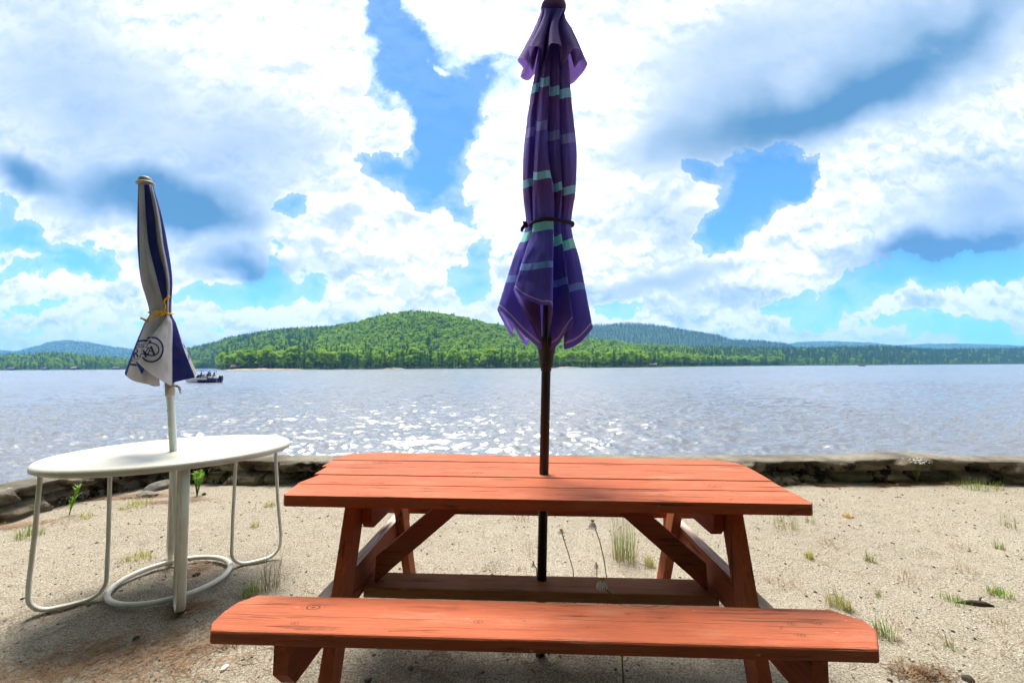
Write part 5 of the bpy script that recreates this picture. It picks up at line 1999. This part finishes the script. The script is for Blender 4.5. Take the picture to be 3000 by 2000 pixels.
def daisy(base, pts, r, label, open_=True, tilt=0.4):
    """base point, then photo points of the stem at the base's distance"""
    P = base
    e = empty("daisy", P)
    tag(e, label, "flower")
    S = [Vector((0, 0, -0.01))] + [Vector(on_y(x, y, P.y)) - P for x, y in pts]
    b = MB()
    b.tube(S, [0.0032] + [0.0024] * (len(S) - 1), 6)
    b.build("stem", M_stem, e, True)
    lb = MB()
    for k in range(5):
        blade(lb, S[0].lerp(S[1], rnd.uniform(0.1, 0.9)), rnd.uniform(0, 6.28), rnd.uniform(0.6, 1.3), 0.04, 0.006, 0, 3)
    lb.build("leaf", M_weed, e)
    c = S[-1]
    b = MB()
    b.lathe([(r * 0.36, 0.0), (r * 0.42, r * 0.12), (r * 0.30, r * 0.30), (r * 0.1, r * 0.36)], 14, c=c)
    b.build("flower_disc", M_disc, e, True)
    pb_ = MB()
    for k in range(15):
        a = 2 * math.pi * k / 15
        d = Vector((math.cos(a), math.sin(a), -tilt))
        s_ = Vector((-math.sin(a), math.cos(a), 0)) * r * 0.16
        p0 = c + d * r * 0.35 + Vector((0, 0, r * 0.05))
        p1 = c + Vector((math.cos(a), math.sin(a), -tilt * 1.1)) * r * 0.75
        p2 = c + Vector((math.cos(a), math.sin(a), -tilt * 1.6)) * r
        pb_.add([p0 - s_ * 0.6, p0 + s_ * 0.6, p1 + s_, p1 - s_, p2 + s_ * 0.6, p2 - s_ * 0.6], [(0, 1, 2, 3), (3, 2, 4, 5)])
    pb_.build("petals", M_petal, e)
    return e


B = lambda x, y, z=0.0: Vector((x, y, gz(x, y)))
by = 2.06


def foot(px, y):
    p = on_y(px, 1700, y)
    return B(p[0], y)


daisy(foot(1686, by), [(1679, 1668), (1668, 1630), (1655, 1588), (1644, 1552)], 0.020, "thin daisy with nodding head under the table, nearest the dark pole")
daisy(foot(1780, by), [(1777, 1690), (1770, 1640), (1757, 1585), (1736, 1526)], 0.022, "tallest daisy under the red table, its head just below the tabletop edge", True, 0.9)
daisy(foot(1752, by), [(1749, 1690), (1748, 1660), (1746, 1646)], 0.012, "short daisy in closed bud behind the brown stretcher board", False, 1.4)
daisy(foot(1578, by), [(1572, 1664), (1566, 1655), (1562, 1644)], 0.011, "small yellow-headed daisy just left of the umbrella pole", False, 1.5)
fy = 1.66
bp = on_y(1822, 1775, fy)
daisy(Vector((bp[0], fy, gz(bp[0], fy))), [(1815, 1760), (1790, 1738), (1772, 1722), (1763, 1698)], 0.023, "white daisy in full bloom in front of the brown stretcher board", True, 0.75)
T_(1815, 1800, 60, 16, 0.03, M_stem, "dark straggly weed at the foot of the white daisy behind the bench", 0.003, 0.1, "dark_weed", 1.2, "weed")

# stones, cone and driftwood one can pick out
def stone(px, py, sx, sy, sz, mat, label, name="stone", seed=0):
    P = base_at(px, py)
    bm = bmesh.new()
    bmesh.ops.create_icosphere(bm, subdivisions=3, radius=1.0)
    R2 = random.Random(seed)
    o3 = [Vector((R2.uniform(-1, 1), R2.uniform(-1, 1), R2.uniform(-1, 1))).normalized() for _ in range(9)]
    for v_ in bm.verts:
        k = 1.0
        for q_ in o3:
            k = min(k, 0.78 / max(0.3, v_.co.normalized().dot(q_)) if v_.co.normalized().dot(q_) > 0.78 else k)
        v_.co = Vector((v_.co.x * sx, v_.co.y * sy, v_.co.z * sz)) * k
    me = bpy.data.meshes.new(name)
    bm.to_mesh(me)
    bm.free()
    me.materials.append(mat)
    o = bpy.data.objects.new(name, me)
    COL.objects.link(o)
    o.location = P + Vector((0, 0, sz * 0.35))
    o.rotation_euler = (0, 0, R2.uniform(0, 6.28))
    tag(o, label, name.replace("_", " "))
    return o


stone(657, 1961, 0.020, 0.012, 0.010, M_stone_w, "small white stone on the sand left of the bench rail", seed=1)
stone(1079, 1990, 0.016, 0.013, 0.010, M_stone, "tan pebble at the bottom edge just right of the left bench rail", seed=2)
stone(432, 1452, 0.11, 0.06, 0.035, M_stone, "flat grey rock lying by the wall foot behind the white table", seed=3)
stone(476, 1432, 0.16, 0.06, 0.06, M_stone, "larger grey rock leaning on the wall foot behind the white table", seed=4)
stone(1203, 1960, 0.014, 0.012, 0.009, M_stone, "small grey pebble in the dark soil under the bench", seed=5)
stone(598, 1451, 0.022, 0.02, 0.016, M_dark, "dark pine cone at the foot of the feathery weed", "pine_cone", 6)
stone(575, 1680, 0.020, 0.018, 0.012, M_dark, "dark pine cone inside the white base ring", "pine_cone", 7)
stone(2835, 1990, 0.022, 0.02, 0.014, M_dark, "dark pine cone at the bottom right corner of the sand", "pine_cone", 8)
stone(398, 1868, 0.016, 0.014, 0.012, M_dark, "dark pine cone beside the needle drift at the lower left", "pine_cone", 9)
P = base_at(2850, 1775)
b = MB()
b.tube([(-0.075, 0.012, 0.004), (-0.04, 0.004, 0.010), (0.0, 0, 0.012), (0.05, -0.008, 0.010), (0.085, -0.018, 0.004)], [0.003, 0.009, 0.013, 0.012, 0.004], 8)
b.tube([(0.03, -0.004, 0.012), (0.06, 0.02, 0.022), (0.08, 0.03, 0.02)], [0.005, 0.004, 0.002], 6)
o = b.build("driftwood", M_dark, None, True)
o.location = P
tag(o, "dark piece of driftwood lying on the sand at the right", "driftwood")

# fallen needles (uncountable)
NQ = []


def needles(cx, cy, rx, ry, n, L=0.075, rot=0.0):
    c, s = math.cos(rot), math.sin(rot)
    x = RNG.normal(0, rx * 0.5, n)
    y = RNG.normal(0, ry * 0.5, n)
    X, Y = cx + x * c - y * s, cy + x * s + y * c
    a = RNG.uniform(0, np.pi, n)
    l = L * RNG.uniform(0.5, 1.1, n) / 2
    zc = ground_z(X, Y) + RNG.uniform(0.004, 0.016, n)
    tz = RNG.normal(0, 0.14, n)
    dx, dy = np.cos(a), np.sin(a)
    w = 0.0011
    A = np.stack([X - dx * l, Y - dy * l, zc - tz * l], 1)
    Bq = np.stack([X + dx * l, Y + dy * l, zc + tz * l], 1)
    S = np.stack([-dy * w, dx * w, np.full(n, 0.0006)], 1)
    NQ.append(np.stack([A - S, A + S, Bq + S, Bq - S], 1))


def ndl(px, py, rx, ry, n, **k):
    p = on_z(px, py, 0)
    needles(p[0], p[1], rx, ry, n, **k)


ndl(230, 1960, 0.60, 0.14, 520, rot=0.35)
ndl(330, 1905, 0.40, 0.12, 260, rot=0.4)
ndl(440, 1980, 0.35, 0.14, 240, rot=0.3)
ndl(40, 1545, 0.35, 0.12, 420, rot=0.4)
ndl(390, 1455, 0.35, 0.07, 700, rot=0.2)
ndl(520, 1470, 0.30, 0.05, 350, rot=0.1)
ndl(2420, 1424, 0.22, 0.05, 400)
ndl(2630, 1420, 0.28, 0.06, 800)
ndl(2780, 1420, 0.30, 0.05, 400)
ndl(560, 1780, 0.10, 0.07, 180)
ndl(575, 1665, 0.12, 0.10, 160)
ndl(640, 1890, 0.25, 0.06, 200, rot=0.5)
ndl(2700, 1975, 0.12, 0.06, 220)
ndl(1400, 1960, 0.6, 0.12, 160)
needles(0, 2.4, 6.0, 2.6, 2600)
needles(0, 2.6, 7.0, 2.6, 3000, L=0.022)
needles(-1.2, 1.7, 1.6, 0.9, 900)
me = quads_mesh("pine_needles", np.concatenate(NQ), [M_needle])
o = bpy.data.objects.new("pine_needles", me)
COL.objects.link(o)
tag(o, "fallen orange-brown pine needles drifted over the sand", "pine needles", kind="stuff")

# loose grit and pebbles (uncountable)
n = 13000
gxs = RNG.uniform(-5, 6, n)
gys = 0.8 + (4.4 - 0.8) * RNG.random(n) ** 1.3
keep = beyond_wall(gxs, gys) < -0.02
gxs, gys = gxs[keep], gys[keep]
n = len(gxs)
sz = 0.0024 + 0.0065 * RNG.random(n) ** 5
O8 = np.array([(1, 0, 0), (0, 1, 0), (-1, 0, 0), (0, -1, 0), (0, 0, 1), (0, 0, -1)], float)
Vp = (O8[None] * np.stack([sz * RNG.uniform(0.7, 1.4, n), sz * RNG.uniform(0.7, 1.4, n), sz * 0.7], 1)[:, None, :])
ang = RNG.uniform(0, 6.28, n)
ca, sa_ = np.cos(ang)[:, None], np.sin(ang)[:, None]
Vr = np.stack([Vp[..., 0] * ca - Vp[..., 1] * sa_, Vp[..., 0] * sa_ + Vp[..., 1] * ca, Vp[..., 2]], -1)
gzs = ground_z(gxs, gys) + 0.007 * fbm(gxs * 16, gys * 16, 2, 9) + 0.006 * np.clip(fbm(gxs * 30, gys * 30, 2, 21), 0.05, 1)
Vr += np.stack([gxs, gys, gzs + sz * 0.3], 1)[:, None, :]
tri = np.array([(0, 1, 4), (1, 2, 4), (2, 3, 4), (3, 0, 4), (1, 0, 5), (2, 1, 5), (3, 2, 5), (0, 3, 5)])
me = bpy.data.meshes.new("pebbles")
me.vertices.add(n * 6)
me.vertices.foreach_set("co", Vr.reshape(-1).astype(np.float32))
fi = (np.arange(n)[:, None, None] * 6 + tri[None]).reshape(-1, 3)
me.loops.add(len(fi) * 3)
me.loops.foreach_set("vertex_index", fi.ravel().astype(np.int32))
me.polygons.add(len(fi))
me.polygons.foreach_set("loop_start", np.arange(0, len(fi) * 3, 3, dtype=np.int32))
pm, t = material("mixed_grit")
ri = t.new("ShaderNodeNewGeometry").outputs["Random Per Island"]
finish(t, t.ramp(ri, [(0, (0.05, 0.045, 0.04)), (0.55, (0.085, 0.072, 0.056)), (0.78, (0.20, 0.175, 0.14)), (0.94, (0.48, 0.45, 0.39))]), 0.9, None, 0.2)
me.materials.append(pm)
me.update()
o = bpy.data.objects.new("pebbles", me)
COL.objects.link(o)
tag(o, "loose dark and pale grit scattered over the sand", "pebbles", kind="stuff")

# ------------------------------------------------------------------ tall pines on the shore behind the photographer (they shade the beach)
big = [(quads_mesh("crown", pine_crown(22, 300 + i, 6500, 0.85, base=0.13, w=0.22), [M_pine]), trunk_mb(21, 0.28, 0, 80 + i)) for i in range(3)]
spots = [(-13, -7.4), (-8.7, -6.4), (-4.4, -6.2), (-0.4, -5.9), (3.6, -6.2), (7.6, -6.0), (11.5, -6.6), (15.5, -7.0), (-10.5, -8.3), (-6.4, -8.4), (-2.4, -8.2), (1.6, -8.5), (5.6, -8.2), (-11, -10), (-6, -9.5), (-1.5, -10.5), (3.2, -9.2), (8, -10), (12.5, -11), (-16, -9)]
tmesh = []
for cm, tb in big:
    tmp = tb.build("trunk", M_bark, None, True)
    tmesh.append(tmp.data)
    bpy.data.objects.remove(tmp)
for i, (x, y) in enumerate(spots):
    k = i % 3
    e = empty("pine_tree", (x, y, 0), (0, 0, rnd.uniform(0, 6)))
    s = rnd.uniform(0.9, 1.1)
    hz_ = 0.86 if y > -8 else 1.05
    e.scale = (s, s, s * hz_)
    tag(e, "tall old pine on the sandy shore behind the picnic table, out of the picture", "tree", "tall pines behind the picnic table")
    for nm, me in (("crown", big[k][0]), ("trunk", tmesh[k])):
        o = bpy.data.objects.new(nm, me)
        COL.objects.link(o)
        o.parent = e

# ------------------------------------------------------------------ sky: daylight sky with cumulus in the world
SUN_EL, SUN_AZ = math.radians(66), math.radians(-22)   # azimuth from +Y (ahead), clockwise; above the frame, veiled by thin cloud
wd = bpy.data.worlds.new("World")
SC.world = wd
wd.use_nodes = True
wd.node_tree.nodes.clear()
t = NT(wd.node_tree)
sky = t.new("ShaderNodeTexSky")
sky.sky_type = "NISHITA"
sky.sun_disc = False
sky.sun_elevation = SUN_EL
sky.sun_rotation = SUN_AZ
sky.air_density = 0.8
sky.dust_density = 0.0
sky.ozone_density = 3.0
g = t.new("ShaderNodeTexCoord").outputs["Generated"]
sp = t.new("ShaderNodeSeparateXYZ", {0: g})
ya = t.math("MAXIMUM", t.math("ABSOLUTE", sp.outputs[1]), 0.10)
U_ = t.math("DIVIDE", sp.outputs[0], ya)
Vv = t.math("DIVIDE", sp.outputs[2], ya)
p0 = t.new("ShaderNodeCombineXYZ", {0: U_, 1: Vv, 2: 0.0}).outputs[0]
wn = t.noise(p0, 3.2, 4, 0.55, out=1, dim="2D")
warp_ = t.vmath("SCALE", t.vmath("SUBTRACT", wn, (0.5, 0.5, 0.5)), 0.17)
p1 = t.vmath("ADD", t.vmath("MULTIPLY", t.vmath("ADD", p0, warp_), (1, 1, 0)), (0, 0, 1))
wn2 = t.noise(p0, 14, 4, 0.6, out=1, dim="2D")
p1h = t.vmath("ADD", t.vmath("MULTIPLY", t.vmath("ADD", p1, t.vmath("SCALE", t.vmath("SUBTRACT", wn2, (0.5, 0.5, 0.5)), 0.075)), (1, 1, 0)), (0, 0, 1))


def blobs(vec, lst):
    """sum of soft ellipses; vec is (u, v, 1)"""
    acc = None
    for x, y, rx, ry, rot, w in lst:
        u_, v_ = disp(x, y)
        k = 1.27551 / 1250 * 1.62
        c, s_ = math.cos(math.radians(rot)), math.sin(math.radians(rot))
        a1, b1 = c / (rx * k), s_ / (rx * k)
        a2, b2 = -s_ / (ry * k), c / (ry * k)
        q1 = t.vmath("DOT_PRODUCT", vec, (a1, b1, -(a1 * u_ + b1 * v_)), out=1)
        q2 = t.vmath("DOT_PRODUCT", vec, (a2, b2, -(a2 * u_ + b2 * v_)), out=1)
        r = t.math("MULTIPLY_ADD", q1, q1, t.math("MULTIPLY", q2, q2))
        e_ = t.math("SUBTRACT", 1.0, r, clamp=True)
        e_ = t.math("MULTIPLY", e_, e_)
        acc = t.math("MULTIPLY", e_, w) if acc is None else t.math("MULTIPLY_ADD", e_, w, acc)
    return acc


# openings of blue (photo view coordinates -> directions): x, y, half width, half height, turn, weight
HOLES = [(868, 15, 45, 60, 0, 0.9), (890, 110, 75, 110, 10, 1.1), (985, 190, 110, 130, 0, 1.2), (1130, 170, 75, 70, 0, 0.95), (1010, 330, 75, 110, 0, 1.15), (960, 430, 70, 60, 0, 1.0), (870, 395, 50, 50, -30, 0.75), (1060, 260, 60, 80, 0, 0.9), (1060, 480, 40, 40, 0, 0.55),
         (700, 485, 42, 34, 20, 0.75), (655, 590, 40, 34, 0, 0.5),
         (1790, 420, 95, 75, 10, 1.25), (1700, 490, 85, 70, 20, 1.15), (1650, 560, 50, 45, 0, 0.7), (1870, 440, 45, 60, 0, 0.8), (1620, 400, 55, 30, 0, 0.7),
         (60, 545, 85, 36, -8, 0.85), (215, 590, 90, 36, -20, 0.8), (20, 480, 40, 30, 0, 0.6), (100, 620, 120, 22, 0, 0.5), (600, 655, 80, 34, 0, 0.75), (470, 690, 140, 28, 0, 0.55), (60, 700, 140, 26, 0, 0.4), (730, 655, 40, 40, 0, 0.4),
         (2150, 640, 190, 42, 8, 0.95), (2300, 600, 130, 40, 10, 0.9), (1900, 690, 150, 34, 5, 0.6), (2200, 755, 170, 34, 0, 0.75), (2330, 780, 80, 30, 0, 0.8), (1130, 590, 40, 60, 0, 0.6), (1100, 660, 60, 40, 0, 0.5), (1420, 700, 60, 25, 0, 0.4),
         (2020, 735, 60, 18, 0, 0.4), (330, 770, 300, 14, 0, 0.25)]
PUFFS = [(1000, 138, 26, 12, 0, 0.7), (2060, 685, 85, 30, 0, 1.0), (2290, 680, 110, 50, 0, 1.1), (2230, 600, 60, 12, 0, 0.55), (905, 330, 45, 45, 0, 0.5), (880, 285, 50, 40, 0, 0.6), (1745, 430, 18, 26, 0, 0.45), (300, 660, 70, 30, 0, 0.5)]
SHADE = [(400, 475, 240, 66, -8, 0.72), (420, 495, 160, 34, -8, 0.25), (260, 440, 180, 60, -10, 0.4), (530, 610, 150, 32, -4, 0.75), (520, 540, 130, 50, 0, 0.35), (40, 405, 75, 35, -8, 0.95), (120, 280, 330, 230, 0, 0.26), (420, 330, 280, 160, -15, 0.26), (650, 330, 190, 130, 0, 0.26), (60, 100, 260, 190, 0, 0.24),
         (2000, 185, 430, 120, 26, 0.50), (2230, 50, 320, 120, 26, 0.46), (2010, 200, 260, 50, 28, 0.22), (2200, 70, 200, 40, 26, 0.22), (1650, 290, 220, 95, 12, 0.50), (1800, 70, 360, 100, 18, 0.40), (1500, 340, 140, 70, 0, 0.28), (1880, 250, 240, 80, 25, 0.30), (1600, 180, 160, 120, 0, 0.16),
         (2270, 560, 260, 56, 14, 0.78), (2110, 592, 190, 34, 12, 0.60), (2320, 470, 200, 110, 30, 0.42), (2120, 490, 210, 80, 25, 0.26), (2200, 300, 200, 60, 30, 0.14),
         (1530, 640, 140, 26, 4, 0.55), (1480, 500, 100, 60, 0, 0.22), (785, 520, 34, 32, 0, 0.42), (790, 620, 130, 30, 0, 0.22), (560, 600, 90, 30, 0, 0.3), (1560, 560, 70, 50, 0, 0.2), (1250, 640, 90, 30, 0, 0.2), (1660, 690, 120, 22, 0, 0.3)]
GLOW = [(1330, 150, 260, 200, 0, 0.9), (620, 120, 240, 150, 0, 0.45), (1250, 480, 200, 150, 0, 0.7), (2080, 430, 220, 70, 30, 0.5), (1900, 560, 200, 60, 15, 0.6), (850, 580, 230, 110, 0, 0.7), (1400, 620, 200, 80, 0, 0.4), (250, 620, 200, 70, 0, 0.4)]

hole = blobs(p1h, HOLES)
puff = blobs(p1h, PUFFS)
shade = blobs(p1, SHADE)
glow = blobs(p1, GLOW)
ps = t.vmath("MULTIPLY", p0, (1, 1.35, 0))
n1 = t.noise(ps, 6.0, 6, 0.60, dim="2D")
n1b = t.noise(t.vmath("ADD", ps, (0.004, 0.034, 0)), 6.0, 3, 0.60, dim="2D")
n2 = t.noise(ps, 2.1, 4, 0.55, dim="2D")
n3 = t.noise(ps, 17, 6, 0.66, dim="2D")
pv_ = t.vmath("ADD", ps, t.vmath("SCALE", t.vmath("SUBTRACT", wn2, (0.5, 0.5, 0.5)), 0.11))


def puffs(vec, scale):
    n = t.new("ShaderNodeTexVoronoi", voronoi_dimensions="2D", feature="F1")
    t.l.new(vec, n.inputs["Vector"])
    n.inputs["Scale"].default_value = scale
    n.inputs["Detail"].default_value = 2.0
    n.inputs["Roughness"].default_value = 0.55
    n.inputs["Lacunarity"].default_value = 2.3
    return n.outputs["Distance"]


low = t.mapr(sp.outputs[2], 0.50, 0.15, 0.66, 1.1)
vd_ = puffs(pv_, 9.0)
vb_ = puffs(t.vmath("ADD", pv_, (0.003, 0.022, 0)), 9.0)
cov = t.math("ADD", t.math("MULTIPLY_ADD", hole, -1.15, 1.0), t.math("MULTIPLY", t.math("SUBTRACT", n1, 0.5), t.mapr(hole, 0.02, 0.30, 0.30, 1.15)))
cov = t.math("ADD", cov, puff)
cov = t.math("MULTIPLY_ADD", t.math("SUBTRACT", 0.42, vd_), t.math("MULTIPLY", low, 0.40), cov)
cov = t.math("MULTIPLY_ADD", t.math("SUBTRACT", n3, 0.5), 0.42, cov)
alpha = t.mapr(cov, 0.39, 0.62, 0, 1, True)
veil = t.mapr(cov, -0.25, 0.50, 0.04, 0.30, True)
alpha = t.math("MAXIMUM", alpha, veil)
relief = t.mapr(t.math("SUBTRACT", n1b, n1), -0.03, 0.17, 0, 0.26)
relief2 = t.mapr(t.math("SUBTRACT", vd_, vb_), -0.04, 0.22, 0, 0.16)
sh_ = t.math("MULTIPLY", shade, t.math("ADD", 0.28, t.math("ADD", t.math("MULTIPLY", n2, 0.85), t.math("MULTIPLY", n1, 0.35))))
sh_ = t.math("MULTIPLY_ADD", t.math("ADD", relief, relief2), t.math("MULTIPLY", low, t.mapr(shade, 0.08, 0.5, 1.0, 0.06)), sh_)
sh_ = t.math("SUBTRACT", sh_, t.math("MULTIPLY", glow, 0.045))
edge = t.math("MAXIMUM", t.mapr(cov, 0.50, 0.74, 0.35, 1, True), t.mapr(shade, 0.12, 0.35, 0.0, 0.92))
sh_ = t.math("MULTIPLY", sh_, edge, clamp=True)
sdir = (math.sin(SUN_AZ) * math.cos(SUN_EL), math.cos(SUN_AZ) * math.cos(SUN_EL), math.sin(SUN_EL))
aur = t.mapr(t.vmath("DOT_PRODUCT", g, sdir, out=1), 0.70, 1.0, 0, 1, True)
bright = t.math("ADD", 0.32, t.math("MULTIPLY", glow, 0.18))
bright = t.math("MULTIPLY_ADD", aur, 1.1, bright)
white = t.vmath("SCALE", (0.99, 1.0, 1.015), bright)
ccol = t.ramp(sh_, [(0.0, (0.33, 0.335, 0.34)), (0.10, (0.29, 0.30, 0.315)), (0.25, (0.215, 0.248, 0.292)), (0.5, (0.130, 0.178, 0.240)), (0.8, (0.068, 0.120, 0.185)), (1.0, (0.032, 0.085, 0.155))])
ccol = t.mix(t.mapr(sh_, 0.0, 0.12), white, ccol)
# behind the photographer the cloud is dimmed to keep the near fronts dark
back = t.mapr(sp.outputs[1], -0.25, 0.15)
cl = t.new("ShaderNodeBackground", {0: ccol, 1: t.mapr(back, 0, 1, 0.35, 1.0)})
sc_ = t.mix(1.0, sky.outputs[0], (0.42, 0.93, 1.10), "MULTIPLY")
bg = t.new("ShaderNodeBackground", {0: sc_, 1: 0.050})
mx = t.new("ShaderNodeMixShader", {0: alpha})
t.l.new(bg.outputs[0], mx.inputs[1])
t.l.new(cl.outputs[0], mx.inputs[2])
ow = t.new("ShaderNodeOutputWorld")
t.l.new(mx.outputs[0], ow.inputs[0])
wd.cycles.sampling_method = "MANUAL"
wd.cycles.sample_map_resolution = 1024

sun = bpy.data.lights.new("sun", "SUN")
sun.energy = 2.5
sun.angle = math.radians(26)
sun.color = (1.0, 0.95, 0.86)
so = bpy.data.objects.new("sun", sun)
COL.objects.link(so)
sd_ = Vector((math.sin(SUN_AZ) * math.cos(SUN_EL), math.cos(SUN_AZ) * math.cos(SUN_EL), math.sin(SUN_EL)))
so.rotation_euler = sd_.to_track_quat("Z", "Y").to_euler()
so.location = (0, -20, 60)

# ------------------------------------------------------------------ air
HAZE = 1.05e-4
if HAZE:
    b = MB()
    b.box((-9500, -400, -3.5), (9500, 8200, 520))
    m, t = material("lake_air")
    m.cycles.homogeneous_volume = True
    pv = t.new("ShaderNodeVolumePrincipled")
    pv.inputs["Color"].default_value = (0.17, 0.48, 1.0, 1)
    pv.inputs["Density"].default_value = HAZE
    om = t.new("ShaderNodeOutputMaterial")
    t.l.new(pv.outputs[0], om.inputs["Volume"])
    tag(b.build("haze", m), "thin pale blue air over the lake", "haze", kind="stuff")

# ------------------------------------------------------------------ render settings
SC.view_settings.view_transform = "Standard"
SC.view_settings.look = "None"
SC.view_settings.exposure = 1.92
SC.view_settings.gamma = 1.0
SC.render.engine = "CYCLES"
cy = SC.cycles
cy.use_denoising = True
cy.use_adaptive_sampling = True
cy.adaptive_threshold = 0.025
cy.adaptive_min_samples = 20
cy.max_bounces = 5
cy.diffuse_bounces = 3
cy.glossy_bounces = 2
cy.transmission_bounces = 4
cy.volume_bounces = 1
cy.transparent_max_bounces = 8
cy.sample_clamp_indirect = 6.0
